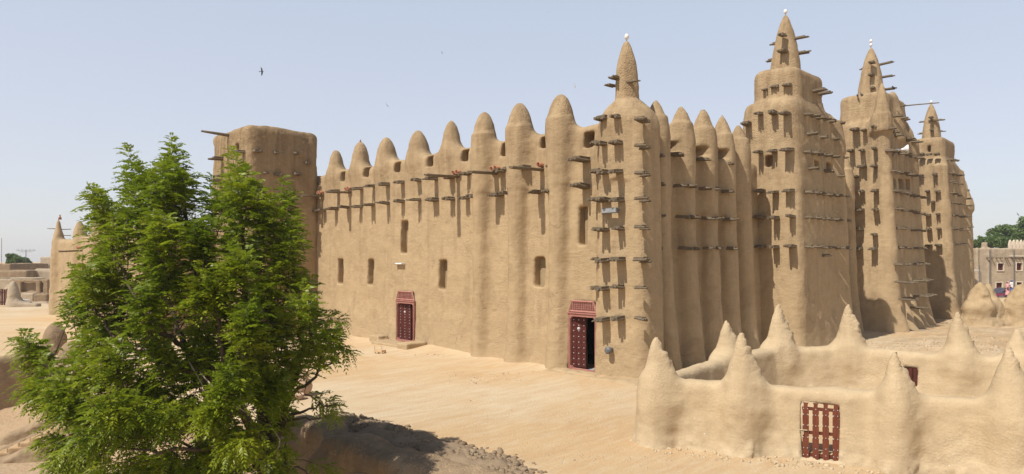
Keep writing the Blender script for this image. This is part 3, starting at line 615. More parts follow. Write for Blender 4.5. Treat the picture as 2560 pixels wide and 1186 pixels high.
# ------------------------------------------------------------ fixtures on the mosque, steps, small things in the court
def step_mesh(name, boxes, label, cat, seed, mat=M_ADOBE, h=.035, amp=(.03, .02, .012), k=.12, kind=None):
    lo = np.min([b[0] for b in boxes], 0)-.2; hi = np.max([b[1] for b in boxes], 0)+.2; v = Vol(lo, hi, h)
    for b in boxes: v.add(sbox(b[0], b[1], b[2] if len(b) > 2 else .07), k=k)
    return tag(v.obj(name, mat, None, amp, seed), label, cat, kind=kind)
step_mesh('door_step', [((-1.15, 12.55, -.2), (-.02, 15.3, .20)), ((-1.35, 11.9, -.2), (-.12, 12.75, .36)), ((-.75, 15.2, -.2), (-.1, 16.1, .42))], 'low mud step with raised ends under the left red door', 'door step', 71, M_ADOBE)
step_mesh('door_step', [((-1.0, -1.0, -.3), (1.6, 3.5, .06), .2), ((-.6, 1.2, -.3), (-.05, 3.2, .12), .06), ((-.2, -1.75, -.3), (3.4, .4, .05), .2)], 'broad worn mud plinth under the half open door and corner pillar', 'door step', 72, M_ADOBE, .05, (.06, .04, .02))
# wooden footstool
c = on_z(950, 886, .0); st = empty('wooden_stool', c, math.radians(20), 'small pale wooden stool standing before the mud step', 'stool')
MB().box((-.17, -.22, .12), (.17, .22, .20)).build('seat', plain('pale_wood', (.50, .34, .19), (.62, .45, .27), 4), st, bevel=.005)
for sx in (-.14, .14):
    for sy in (-.19, .19): MB().box((sx-.03, sy-.03, -.02), (sx+.03, sy+.03, .118)).build('leg', bpy.data.materials['pale_wood'], st)
MB().tube([(-.14, -.2, .19), (-.14, -.2, .42), (-.14, .2, .42), (-.14, .2, .19)], .018, 6).build('handle', bpy.data.materials['pale_wood'], st)
# fluorescent batten on the facade
q = on_x(1000, 660, .0); tl = empty('tube_lamp', q, 0, 'slim white tube lamp fixed beneath the tall slit of the left facade', 'lamp')
MB().box((-.08, -.36, -.045), (.03, .36, .045)).build('housing', M_WHITE, tl, bevel=.01); MB().tube([(-.11, -.33, .0), (-.11, .33, .0)], .022, 8).build('tube', M_EGG, tl, True)
for s in (-.34, .34): MB().box((-.14, s-.015, -.03), (-.081, s+.015, .03)).build('end_cap', M_METAL, tl)
# floodlight on the corner pillar
q = on_x(1524, 527, -.42); fl = empty('floodlight', q, math.radians(0), 'black rectangular floodlight clamped to the beams of the corner pillar', 'floodlight')
MB().box((-.05, -.34, -.10), (.10, .34, .10)).build('housing', M_METAL, fl, bevel=.015); MB().box((-.058, -.31, -.075), (-.052, .31, .075)).build('glass', plain('lamp_glass', (.30, .30, .29), (.22, .22, .22), 3, .15, .6), fl)
MB().tube([(.1, -.2, 0), (.42, -.2, .05), (.42, .2, .05), (.1, .2, 0)], .018, 6).build('bracket', M_METAL, fl)
MB().tube([(.02, .34, -.02), (.1, .42, -.12), (.3, .45, -.1), (.4, .4, .0)], .012, 5).build('cable', M_CLAY, fl)
q = on_x(1529, 875, -.16); MB().lathe([(.10, -.25), (.10, .10), (.13, .14), (.14, .26), (.11, .30), (.02, .31)], q, 14, M=Matrix.Rotation(-math.pi/2, 4, 'Y')).build('pipe_stub', M_METAL, PILLAR, True)
# megaphone on the middle minaret
q = on_y(2258, 374, -2.35); mg = empty('loudspeaker', q, math.radians(30), 'white horn loudspeaker mounted among the beams of the middle minaret', 'loudspeaker')
mg.rotation_euler = (0, 0, 0); R_ = Vector((.36, -.92, .06)).to_track_quat('Z', 'Y').to_matrix().to_4x4()
MB().lathe([(.04, -.25), (.06, -.1), (.11, .05), (.20, .2), (.27, .27), (.28, .27), (.21, .16), (.12, .04)], (0, 0, 0), 20, M=R_).build('horn', M_WHITE, mg, True)
MB().lathe([(.07, -.42), (.09, -.38), (.09, -.26), (.06, -.22)], (0, 0, 0), 12, M=R_).build('driver', M_WHITE, mg, True)
MB().tube([R_ @ Vector((0, 0, -.3)), (0, .6, -.35)], .03, 6).build('bracket', M_METAL, mg)
# clay jars seen past the tree
for k, (px, py, s, lab) in enumerate(((757, 990, 1., 'tall round clay jar with a wide pale rim standing on the court beside the tree'), (744, 1000, .7, 'squat clay bowl in front of the round jar'))):
    c = on_z(px, py, .0)
    prof = [(.10, -.03), (.14, 0), (.27, .15), (.31, .32), (.26, .48), (.16, .56), (.15, .62), (.20, .66), (.21, .69), (.17, .69), (.13, .60), (.10, .4)] if k == 0 else [(.12, -.03), (.26, .1), (.33, .25), (.30, .27), (.2, .12)]
    tag(MB().lathe([(r_*s, z_*s) for r_, z_ in prof], c, 22).build('clay_jar' if k == 0 else 'clay_bowl', plain('pale_clay%d' % k, (.52, .36, .25), (.42, .28, .19), 5, .85, .15, .004, 30), None, True), lab, 'jar' if k == 0 else 'bowl')
# ------------------------------------------------------------ low mud enclosure with pinnacles in the right foreground
EA = np.array([-6.35, -5.15]); ED = np.array([.405, -.914])
v = Vol((-7.9, -15.6, -.6), (7.6, -3.7, 3.25), .058)
front_end = EA+ED*10.5; WT = 1.55
for a, b_, th in ((EA, front_end, .27), (EA, (-2.2, -4.75), .25), ((-2.2, -4.75), (1.1, -4.85), .28), ((1.1, -4.85), (2.75, -6.5), .30), ((2.75, -6.5), (3.3, -9.4), .28), ((3.3, -9.4), (4.7, -13.6), .28)):
    v.add(wallseg(a, b_, th, WT, .14), k=.3)
def hp(px, py, A=EA, d=ED): # pinnacle on a wall line: place and height from the picture
    q, t_, s = on_line(px, A, d); return q, zat(py, t_)
PIN = []
for px, py, R in ((1643, 838, .46), (1853, 834, .50), (2230, 880, .35), (2512, 868, .52)):
    q, zt = hp(px, py); PIN.append((q, zt, R, 1))
for px, py, A, d, R in ((1815, 804, (-2.2, -4.75), (1, -.03), .50), (1945, 763, (1.1, -4.85), (.707, -.707), .50), (2119, 761, (2.75, -6.5), (.2, -.98), .50), (2392, 777, (3.3, -9.4), (.316, -.948), .55), (2540, 822, (3.9, -11.2), (.316, -.948), .45)):
    q, zt = hp(px, py, np.array(A), np.array(d)); PIN.append((q, zt, R, 0))
for i, (q, zt, R, fr) in enumerate(PIN):
    o_ = q+(np.array([-.914, -.405])*.22 if fr else 0); s1 = o_+RT[:2]*(.24 if fr else .18); B_ = lambda c: ((c[0]-1.6, c[1]-1.6, -.6), (c[0]+1.6, c[1]+1.6, 3.25))
    v.add(bullet(o_[0], o_[1], 1.15, zt+.04, R*.84, 1.05, .72, R*.70 if fr else .30, -.5 if fr else .7), *B_(o_), .32)
    v.add(bullet(s1[0], s1[1], 1.0, 1.55+(zt-1.55)*.55, R*.82, 1.1, .8, .25, .6), *B_(s1), .30)
    if fr:
        v.add(bullet(o_[0], o_[1], -.4, .55, R*1.2, 1.2, .8), *B_(o_), .25); o2 = q+np.array([-.914, -.405])*.34
        v.add(bullet(o2[0], o2[1], .8, 1.95, .35, 2., .7, .41, -.5), *B_(o2), .16)
# gate opening
g0, tg0, _ = on_line(2003, EA+np.array([-.914, -.405])*.30, ED); g1, tg1, _ = on_line(2101, EA+np.array([-.914, -.405])*.30, ED)
gz0, gz1 = zat(1152, (tg0+tg1)/2), zat(1009, (tg0+tg1)/2)
gc = (g0+g1)/2; gang = math.atan2(ED[1], ED[0]); gw = float(np.linalg.norm(g1-g0))
def gatecut(X, Y, Z):
    u = (X-gc[0])*ED[0]+(Y-gc[1])*ED[1]; n_ = (X-gc[0])*.914+(Y-gc[1])*.405
    return np.maximum(np.maximum(np.abs(u)-gw/2+.02, np.abs(Z-(gz0+gz1)/2)-(gz1-gz0)/2+.02), np.abs(n_-.1)-.9)
v.cut(gatecut, (gc[0]-1.6, gc[1]-1.6, -.6), (gc[0]+1.6, gc[1]+1.6, 2.6), .04)
BD = np.array([3.3-2.75, -9.4+6.5]); BD = BD/np.linalg.norm(BD); BA = np.array([3.3, -9.4]); BD2 = np.array([1.4, -4.2])/math.hypot(1.4, 4.2)
w0, tw, sw_ = on_line(2258, np.array([2.75, -6.5])-.30*np.array([1, .2]), BD); w1, tw1, _ = on_line(2294, np.array([2.75, -6.5])-.30*np.array([1, .2]), BD)
wz0, wz1 = zat(962, tw), zat(919, tw); wc = (w0+w1)/2; ww = float(np.linalg.norm(w1-w0))
def wincut(X, Y, Z):
    u = (X-wc[0])*BD[0]+(Y-wc[1])*BD[1]; n_ = -(X-wc[0])*BD[1]+(Y-wc[1])*BD[0]
    return np.maximum(np.maximum(np.abs(u)-ww/2, np.abs(Z-(wz0+wz1)/2)-(wz1-wz0)/2), np.abs(n_)-.50)
v.cut(wincut, (wc[0]-1.2, wc[1]-1.2, .2), (wc[0]+1.2, wc[1]+1.2, 2.6), .04)
V, Q = v.verts(None, 0)
rg = np.clip(1-(V[:, 2]+.05)/.5-.6*np.abs(vnoise(V, .8, 44)), 0, 1)       # crumbled foot, rough right flanks of the pinnacles
side = np.clip((V[:, 2]-1.5)/.5, 0, 1)
V2, Q = v.verts((.035, .02, .012), 81)
rough = side*np.clip((v.N@RT)*1.4-.1, 0, 1)*2.2; ofs = (vnoise(V, .20, 4)*.030+vnoise(V, .085, 6)*.022)*(side*.3+rough+rg*3.2); V2 += v.N*(np.abs(ofs)*.9+ofs*.3)[:, None]; ofs = ofs*0
V2[:, 0] += -.9*ofs*1.0; V2[:, 1] += -.4*ofs; V2[:, 2] += ofs*.3
own = np.full(len(Q), -1); cz = V2[Q].mean(1)
for i, (q, zt, R, fr) in enumerate(PIN): own[(cz[:, 2] > 1.98) & (np.hypot(cz[:, 0]-q[0], cz[:, 1]-q[1]) < .75)] = i
ENC = tag(split_obj(V2, Q, own < 0, 'enclosure_wall', M_ENC), 'low pale mud enclosure wall with pointed pinnacles around a small wooden gate, right foreground', 'wall')
for i in range(len(PIN)):
    if (own == i).any(): split_obj(V2, Q, own == i, 'pinnacle', M_ENC, ENC)
# gate of notched planks
GT = empty('gate', (gc[0], gc[1], gz0), gang, None, None, None, ENC); GT['label'] = 'red brown gate of notched planks with bright studs in the enclosure wall'
GH = gz1-gz0; pw = .185; xs = [-gw/2+.09+(gw-.18)*q_/3 for q_ in range(4)]
# local x runs along the wall, -y is towards the camera side (outside): check the sign with the wall normal
outn = Vector((-.914, -.405, 0)); ly = Matrix.Rotation(gang, 3, 'Z') @ Vector((0, 1, 0)); sgn = 1 if ly.dot(outn) > 0 else -1
for x in xs:
    P_ = []; nn_ = [0, .12, .36, .55, .76, 1.0]; hw = pw/2*gw/1.12
    zs = [(0, hw*.7), (.03, hw*.55), (.055, hw)]
    for q_ in (.20, .40, .61, .79): zs += [(q_-.022, hw), (q_, hw*.72), (q_+.022, hw)]
    zs += [(.90, hw), (.925, hw*.62), (.975, hw*.62), (1.0, hw*.9)]
    P_ = [(x-h_, z_*GH) for z_, h_ in zs]+[(x+h_, z_*GH) for z_, h_ in reversed(zs)]
    k = MB().prism(P_, Matrix.Translation((0, sgn*.02, 0)), .035)
    for z_ in (.09, .21, .40, .61, .80, .90):
        for dx in ((0,) if x in xs[1:3] else (-.045, .035)):
            k.lathe([(.012, 0), (.011, .007), (.006, .011), (.001, .013)], (x+dx, sgn*.0375, z_*GH+.01*math.sin(x*9)), 7, 1, M=Matrix.Rotation(math.radians(-90*sgn), 4, 'X'))
    k.build('plank', None, GT, mats=[M_GATE, M_STUD])
for z_ in (.08, .47, .89): MB().box((-gw/2+.02, sgn*-.035-.016, z_*GH-.035), (gw/2-.02, sgn*-.035+.016, z_*GH+.035)).build('rail', M_GATE, GT, bevel=.004)
k = MB(); zz = .52*GH; k.tube([(-gw/2-.05, sgn*.055, zz), (-gw/2+.12, sgn*.055, zz)], .014, 6); k.box((-gw/2-.01, sgn*.055-.02, zz-.10), (-gw/2+.05, sgn*.055+.02, zz-.03)); k.tube([(-gw/2, sgn*.055, zz-.03), (-gw/2+.0, sgn*.055, zz+.01), (-gw/2+.04, sgn*.055, zz+.01), (-gw/2+.04, sgn*.055, zz-.03)], .007, 5)
k.build('padlock', plain('worn_brass', (.42, .33, .20), (.30, .24, .15), 9, .4, .5), GT)
MB().box((-.13, sgn*.08-.04, -.10), (.17, sgn*.08+.04, -.055)).build('sill_bar', M_MAROON, GT, bevel=.01)
# small dark grille in the back wall
WG = empty('window_grille', (wc[0], wc[1], wz0), math.atan2(BD[1], BD[0]), None, None, None, ENC)
for i in range(3): MB().box((-ww/2+.02+i*ww*.33, -.05, 0), (-ww/2+.02+i*ww*.33+.13*ww/.5, -.02, wz1-wz0)).build('bar', M_MAROON, WG, bevel=.006)
MB().box((-ww/2, -.015, (wz1-wz0)*.80), (ww/2, .02, (wz1-wz0)*.92)).build('rail', M_MAROON, WG)

# ------------------------------------------------------------ weathered retaining wall at the court's edge, bottom of the picture
v = Vol((-13.6, -7.8, -3.4), (-10.6, 4.2, .75), .06)
wp = [(-11.7, 3.0, .12, .42), (-11.55, 1.2, .24, .45), (-11.8, -.8, .16, .5), (-11.6, -2.4, .08, .5), (-11.3, -4.4, -.02, .55), (-11.0, -7.3, -.12, .5)]
for (xa, ya, za, ta), (xb, yb, zb, tb) in zip(wp, wp[1:]): v.add(wallseg((xa, ya), (xb, yb), (ta+tb)/2, (za+zb)/2+.03, .30, .35, -3.2), k=.5)
for bx_, by_, r_, zt in ((-12.25, .05, .48, -.05), (-12.2, -2.9, .42, -.2), (-12.1, 2.2, .45, -.1), (-11.9, -5.3, .5, -.25)): v.add(bullet(bx_, by_, zt-.6, zt, r_, 2, .7, r_*1.5, -3.4), k=.6)
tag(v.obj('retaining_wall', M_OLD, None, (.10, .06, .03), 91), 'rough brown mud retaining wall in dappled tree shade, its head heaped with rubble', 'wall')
# rubble heaped behind its head
def chips(name, spots, mat, label, cat, parent=None, kind='stuff', seed=3):
    r = np.random.RandomState(seed); V = []; F = []; b0 = np.array([(-1, -1, -1), (1, -1, -1), (1, 1, -1), (-1, 1, -1), (-.7, -.8, 1), (.8, -.6, 1), (.6, .8, 1), (-.8, .6, 1)], float)
    f0 = [(0, 3, 2, 1), (4, 5, 6, 7), (0, 1, 5, 4), (1, 2, 6, 5), (2, 3, 7, 6), (3, 0, 4, 7)]
    for i, (x, y, z, s) in enumerate(spots):
        c = b0*r.uniform(.6, 1.4, (8, 3))*np.array([r.uniform(.6, 1.3), r.uniform(.5, 1.1), r.uniform(.25, .8)])*s
        a = r.uniform(0, 6.28); t_ = r.normal(0, .35); R_ = np.array(Matrix.Rotation(a, 3, 'Z') @ Matrix.Rotation(t_, 3, 'X')); V.append(c @ R_.T+[x, y, z]); F += [tuple(8*i+j for j in f) for f in f0]
    V = np.concatenate(V); o = link(name, np_mesh(V, np.array(F), False, name), mat, parent); return tag(o, label, cat, kind=kind)
M_RUB = plain('grey_brown_rubble', (.33, .245, .16), (.21, .15, .095), 1.2, .95, .1, .02, 18)
v = Vol((-12.0, -6.2, -.5), (-8.9, 2.8, .8), .06)
heap = [(-10.95, 1.5, .55, .22), (-10.95, .5, .6, .27), (-10.85, -.5, .6, .22), (-10.7, -1.6, .55, .17), (-10.55, -2.6, .55, .13), (-10.4, -3.7, .5, .06)]
for hx, hy, r_, hh in heap:
    v.add(lambda X, Y, Z, hx=hx, hy=hy, r_=r_, hh=hh: (np.sqrt(((X-hx)/r_)**2+((Y-hy)/.9)**2+((Z+.1)/(hh+.1))**2)-1)*.25, k=.25)
v.obj('rubble_mound', M_RUB, None, (.10, .07, .05), 95); tag(bpy.data.objects['rubble_mound'], 'grey brown mound of broken earth behind the retaining wall', 'rubble', kind='stuff')
sp = []
r = np.random.RandomState(8)
for hx, hy, r_, hh in heap:
    for _ in range(700):
        x, y = r.normal(hx, r_*.55), r.normal(hy, .55); d_ = ((x-hx)/r_)**2+((y-hy)/.9)**2
        sp.append((x, y, float(hgt(x, y))+hh*math.sqrt(max(0, 1-d_))*1.0+.01, abs(r.normal(.022, .026))+.012))
chips('rubble', sp, M_RUB, 'loose chips of dried mud scattered over the mound', 'rubble', seed=4)
# pebbles and clods on the court
sp = []
for (px, py, n_, sx, sy, s0) in ((1195, 945, 60, .8, .5, .022), (1230, 935, 40, 1.2, .4, .02), (1075, 893, 25, .5, .25, .03), (2330, 870, 260, 5., 1.3, .05), (2480, 880, 200, 4., 1.3, .05), (1700, 1150, 120, 1.8, .35, .016), (2300, 1200, 60, 1.2, .3, .016), (1250, 960, 50, 5, 2.5, .018), (1300, 1060, 60, 4, 1.5, .014)):
    c = on_z(px, py, 0)
    for _ in range(n_):
        q = c[:2]+RT[:2]*r.normal(0, sx)+FW[:2]*r.normal(0, sy); sp.append((q[0], q[1], float(hgt(q[0], q[1])), abs(r.normal(s0, s0*.5))+.004))
chips('pebbles', sp, plain('pale_clods', (.52, .40, .27), (.38, .28, .18), 1.5, .95, .1), 'pale clods and pebbles strewn over the sandy court', 'pebbles', seed=9)
# crumbled clods at the foot of the enclosure's front wall
sp = []
for _ in range(420):
    s_ = r.uniform(.0, 10); q = EA+ED*s_+np.array([-.914, -.405])*(abs(r.normal(.50, .22))+.18); sp.append((q[0], q[1], float(hgt(q[0], q[1]))+.005, abs(r.normal(.018, .014))+.006))
chips('pebbles', sp, M_ENC, 'small clods fallen at the foot of the pale enclosure wall', 'pebbles', seed=12)

# ------------------------------------------------------------ rough perimeter pinnacles and gap, right edge
v = Vol(tuple(at(2440, 720, 44)[:2]+np.array([-3.2, -9.5]))+(-.5,), tuple(at(2440, 720, 44)[:2]+np.array([9.5, 3.2]))+(3.8,), .12)
for px, py, D, R in ((2449, 705, 44, 1.0), (2470, 709, 47, .75), (2549, 708, 44, 1.25), (2600, 712, 44, 1.3)):
    c = at(px, py, D); v.add(bullet(c[0], c[1], .6, c[2], R*.72, 2.4, .6, R*1.15, -.4), k=.5)
for (p0, d0), (p1, d1), tp in (((2432, 44), (2470, 44.5), 1.2), ((2470, 44.5), (2474, 48), 1.5), ((2505, 46), (2680, 44), 1.1)): v.add(wallseg(at(p0, 0, d0)[:2], at(p1, 0, d1)[:2], .45, tp, .5), k=.7)
tag(v.obj('perimeter_wall', M_ADOBE, None, (.16, .10, .06), 101), 'eroded brown perimeter wall with blunt cones either side of a gap, right edge', 'wall')

# ------------------------------------------------------------ left background: red gate, low ruined walls, flat roofed houses, platform flank, stairs
def rbx(name, px0, px1, pyt, D, depth, label, cat, mat=M_TOWN, zb=-.3, rot=-45, seed=0, openings=(), r_=.18, parapet=True, notch=()):
    c0, c1 = at(px0, HY, D), at(px1, HY, D); w_ = float(np.linalg.norm(c1-c0)); zt = zat(pyt, D); h = max(.06, min(.16, w_/40))
    v = Vol((-.3, -.3, zb-.2), (w_+.3, depth+.3, zt+.4), h); v.add(sbox((0, 0, zb), (w_, depth, zt), r_), k=0)
    for a, b_, c, d in openings:
        xa, xb = [(float(np.linalg.norm(at(q, HY, D)-c0))) for q in (a, b_)]; v.cut(sbox((xa, -.5, zat(d, D)), (xb, .5, zat(c, D)), .03), k=.05)
    if parapet and depth > 1.5: v.cut(sbox((.35, .35, zt-.35), (w_-.35, depth-.35, zt+.8), .1), k=.15)
    o = v.obj(name, mat, None, (.05, .03, .02), seed); o.location = (c0[0], c0[1], 0); o.rotation_euler = (0, 0, math.radians(rot)); return tag(o, label, cat)
rbx('low_wall', 50, 118, 755, 66, .7, 'low pale kerb of mud running from the red gate post to the courtyard corner', 'wall', seed=111, parapet=False)
rbx('low_wall', 50, 84, 733, 69, .6, 'low sunlit mud wall with a white box in front of it', 'wall', seed=112, parapet=False)
rbx('low_wall', 83, 118, 735, 67.5, 2.5, 'short mud wall block beside the courtyard corner', 'wall', mat=M_OLD, seed=113, parapet=False)
rbx('ruined_house', 28, 120, 699, 76, 5, 'roofless ruined mud brick house with gaping rooms', 'house', mat=M_OLD, seed=114, openings=((52, 90, 706, 731), (100, 108, 704, 733)), r_=.1)
rbx('mud_house', -70, 30, 697, 80, 6, 'low pale mud house with a flat roof behind the red gate', 'house', seed=115)
rbx('mud_house', -60, 26, 659, 96, 8, 'taller brown mud house at the left edge of the town', 'house', mat=M_OLD, seed=116)
rbx('mud_house', -40, 66, 676, 90, 5, 'long low shaded mud house in front of the round tree', 'house', mat=M_OLD, seed=117)
rbx('mud_house', 81, 160, 670, 92, 6, 'rounded pale mud house beside the courtyard corner', 'house', seed=118, r_=.6)
rbx('mud_house', 100, 150, 643, 130, 5, 'small distant square mud tower house', 'house', seed=119)
rbx('mud_house', 78, 104, 660, 120, 5, 'small distant mud house with a domed roof', 'house', seed=120, r_=.7)
rbx('mud_house', -150, 140, 668, 150, 6, 'far pale row of flat roofs on the skyline', 'house', seed=121)
c = at(65, 758, 65.8); tag(MB().box((-.3, -.2, -.2), (.3, .2, .35)).build('white_box', M_WHITE, None, bevel=.03), 'small white box against the low sunlit wall', 'box'); bpy.data.objects['white_box'].location = (c[0], c[1], .1)
# post mound and gate
v = Vol((-1.6, -1.6, -.4), (2.6, 1.6, 3.6), .1); v.add(bullet(-.2, 0, .8, 2.45, .52, 2.4, .55, .72, -.4), k=0); v.add(sbox((0, -.4, -.4), (2.3, .4, .35), .15), k=.8); v.add(bullet(-2.2, .8, .8, 1.9, .5, 2., .8, .6, -.4), k=.3)
o = v.obj('gate_post', M_TOWN, None, (.07, .04, .02), 131); c = at(39, HY, 62); o.location = (c[0], c[1], 0); o.rotation_euler = (0, 0, math.radians(-45)); tag(o, 'rounded mud gate post beside the slatted red gate', 'gate post')
v = Vol((-.9, -.9, -.4), (.9, .9, 2.6), .1); v.add(bullet(0, 0, .8, 2.0, .5, 2., .8, .7, -.4), k=0)
o = v.obj('gate_post', M_TOWN, None, (.07, .04, .02), 132); c = at(22, HY, 66); o.location = (c[0], c[1], 0); tag(o, 'smaller mud cone standing behind the red gate', 'gate post')
g = empty('red_gate', (*at(-16, HY, 62)[:2], 0), math.radians(-45), 'slatted dark red wooden gate at the left edge of the court', 'gate')
for i in range(7): MB().box((i*.24, -.02, .12), (i*.24+.17, .02, 1.62+.03*(i % 2))).build('slat', M_MAROON, g)
for z_ in (.35, 1.3): MB().box((-.02, .021, z_), (1.66, .06, z_+.09)).build('rail', M_MAROON, g)
# rough cones at the head of the stairs
v = Vol((-15.6, 21.5, -2.9), (-11.2, 29.6, 1.6), .08)
for px, py, D, R in ((137, 806, 32.6, .50), (182, 850, 31.0, .62)):
    c = at(px, py, D); v.add(bullet(c[0], c[1], c[2]-.9, c[2], R, 2.3, .6, R*1.7, -2.9), k=.3)
o = v.obj('cone_buttress', M_OLD, None, (.05, .04, .03), 141); tag(o, 'pair of rough rounded mud cones at the edge of the court behind the tree', 'buttress')
# stairs with sloping parapets
S0 = at(-40, HY, 24.2)[:2]; S1 = at(160, HY, 24.8)[:2]; sd = (S1-S0)/np.linalg.norm(S1-S0); sang = math.atan2(sd[1], sd[0]); SL = float(np.linalg.norm(S1-S0))
st = empty('staircase', (S0[0], S0[1], -3.0), sang, 'worn mud staircase with rough rounded parapets rising towards the court, bottom left', 'staircase')
nst = 7; M_STEP = plain('trodden_earth', (.40, .25, .13), (.48, .34, .20), 2.5, .95, .1, .02, 16)
for i in range(nst):
    x0 = i*SL/nst; z0 = .10+i*.17; v = Vol((x0-.2, -.3, -.3), (SL+.7, 2.5, z0+.25), .05); v.add(sbox((x0, 0, -.2), (SL+.4, 2.2, z0), .03), k=0); s_ = v.obj('step', M_STEP, st, (.02, .015, .01), 151+i)
    v = Vol((x0-.25, -.3, z0-.35), (x0+.3, 2.5, z0+.25), .035); v.add(sbox((x0-.06, .02, z0-.26), (x0+.06, 2.18, z0+.012), .03), k=0); v.obj('nosing', M_OLD, s_, (.02, .012, .01), 161+i)
for y_, nm in ((-.35, 1), (2.35, 0)):
    v = Vol((-1.0, y_-.8, -.4), (SL+1.2, y_+.8, 3.2), .06)
    def par(X, Y, Z, y_=y_, nm=nm):
        top = .30+1.15*np.clip(X/SL, -.3, 1.2)+(.26-.72*nm); return smax(np.sqrt((Y-y_)**2+0*X)-.24-.12*np.clip(1-Z/2, 0, 1), Z-top+0*Y, .3)
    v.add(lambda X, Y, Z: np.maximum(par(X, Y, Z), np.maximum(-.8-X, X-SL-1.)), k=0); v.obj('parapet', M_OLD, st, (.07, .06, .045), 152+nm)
v = Vol((-25.5, 23.9, -3.4), (-13.6, 27.5, .3), .09); v.add(sbox((-25, 24.25, -3.3), (-14.25, 27.2, -.14), .22), k=0)
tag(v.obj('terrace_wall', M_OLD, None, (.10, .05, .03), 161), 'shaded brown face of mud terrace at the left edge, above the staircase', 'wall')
# ------------------------------------------------------------ leafy trees in the distance
def leafmat(name, c1, c2, trans=.3):
    m = bpy.data.materials.new(name); m.use_nodes = True; t = m.node_tree; t.nodes.clear(); n = NT(t)
    out = t.nodes.new('ShaderNodeOutputMaterial'); p = t.nodes.new('ShaderNodeBsdfPrincipled'); tr = t.nodes.new('ShaderNodeBsdfTranslucent'); mx = t.nodes.new('ShaderNodeMixShader')
    ri = n.g.outputs['Random Per Island']; f = n.m('MULTIPLY', n.m('ADD', n.rng(n.noise(1.1, 3, .5), .35, .65), ri), .5)
    col = n.mix(f, c1, c2); t.links.new(col, p.inputs['Base Color']); p.inputs['Roughness'].default_value = .42; p.inputs['Specular IOR Level'].default_value = .35
    c3 = n.mix(.5, col, (.22, .34, .02)); t.links.new(c3, tr.inputs[0]); mx.inputs[0].default_value = trans
    t.links.new(p.outputs[0], mx.inputs[1]); t.links.new(tr.outputs[0], mx.inputs[2]); t.links.new(mx.outputs[0], out.inputs[0]); return m
M_FARLEAF = leafmat('far_foliage', (.075, .125, .03), (.14, .20, .06), .2)
M_BARK = plain('bark', (.13, .095, .065), (.07, .05, .035), 6, .95, .1, .01, 20, stretch=(6, 6, 1))
def far_tree(px, pyb, pyt, D, wpx, seed, label, n=5200, leaf=.32):
    r = np.random.RandomState(seed); base = at(px, HY, D); zt = zat(pyt, D); W = wpx/FPX*D/2; zb = zat(pyb, D)
    t = empty('tree', (base[0], base[1], 0), 0, label, 'tree')
    k = MB(); k.tube([(0, 0, -.3), (.1, 0, zb*.6+.5), (.0, .1, (zt+zb)/2)], [.28, .2, .1], 7)
    cl_ = []
    for i in range(26):
        u = r.normal(0, 1, 3); u /= np.linalg.norm(u); rr = r.uniform(.3, .82)
        c = np.array([u[0]*W*rr, u[1]*W*rr, (zb+zt)/2+u[2]*(zt-zb)/2*rr]); cl_.append((c, r.uniform(.22, .38)*min(W, (zt-zb)/2)*1.2)); 
        if i < 10: k.tube([(0, .05, zb*.6+.6), tuple(c*[.5, .5, 1]-[0, 0, .3]), tuple(c)], [.1, .06, .03], 5)
    k.build('trunk', M_BARK, t, True)
    P = []
    for c, s in cl_:
        m_ = n//26; u = r.normal(0, 1, (m_, 3)); u /= np.linalg.norm(u, axis=1)[:, None]; P.append(c+u*(s*r.uniform(.5, 1.05, (m_, 1))))
    P = np.concatenate(P); a = r.normal(0, 1, P.shape); a /= np.linalg.norm(a, axis=1)[:, None]; b_ = np.cross(a, r.normal(0, 1, P.shape)); b_ /= np.linalg.norm(b_, axis=1)[:, None]
    L = leaf*r.uniform(.6, 1.2, (len(P), 1)); V = np.stack([P-a*L, P+b_*L*.45, P+a*L, P-b_*L*.45], 1).reshape(-1, 3); Q = np.arange(len(V)).reshape(-1, 4)
    link('crown', np_mesh(V, Q, False, 'crown'), M_FARLEAF, t); return t
far_tree(42, 668, 632, 105, 60, 1, 'round dark green tree above the flat roofs at the far left', 3600, .26); far_tree(72, 672, 652, 108, 26, 2, 'small green bush tree right of the round tree', 1500, .24)
far_tree(2432, 635, 598, 118, 40, 3, 'low green tree behind the shaded lane house', 3000, .3); far_tree(2470, 628, 588, 116, 50, 4, 'green tree with loose top behind the turret', 3600, .3)
far_tree(2512, 632, 568, 122, 90, 5, 'broad green tree rising behind the pale town house', 7000, .34); far_tree(2572, 632, 540, 125, 110, 6, 'tallest green tree at the right edge', 9000, .36)
# antennas
for px, y0, y1, D, h, lab in ((65, 700, 626, 100, 1, 'thin television aerial above the far roofs'), (4, 660, 596, 140, 0, 'tall thin radio mast at the left edge')):
    b0 = at(px, y0, D); b1 = at(px, y1, D); k = MB(); k.tube([b0, b1], .05, 5)
    if h:
        for q, L in ((0, 1.5), (-.25, 1.0)): k.tube([b1+RT*-L+[0, 0, q], b1+RT*L+[0, 0, q]], .03, 4)
        for s in range(-2, 3): k.tube([b1+RT*s*.6+[0, 0, -.2], b1+RT*s*.6+[0, 0, .2]], .02, 4)
    tag(k.build('aerial' if h else 'mast', M_METAL), lab, 'aerial' if h else 'mast')

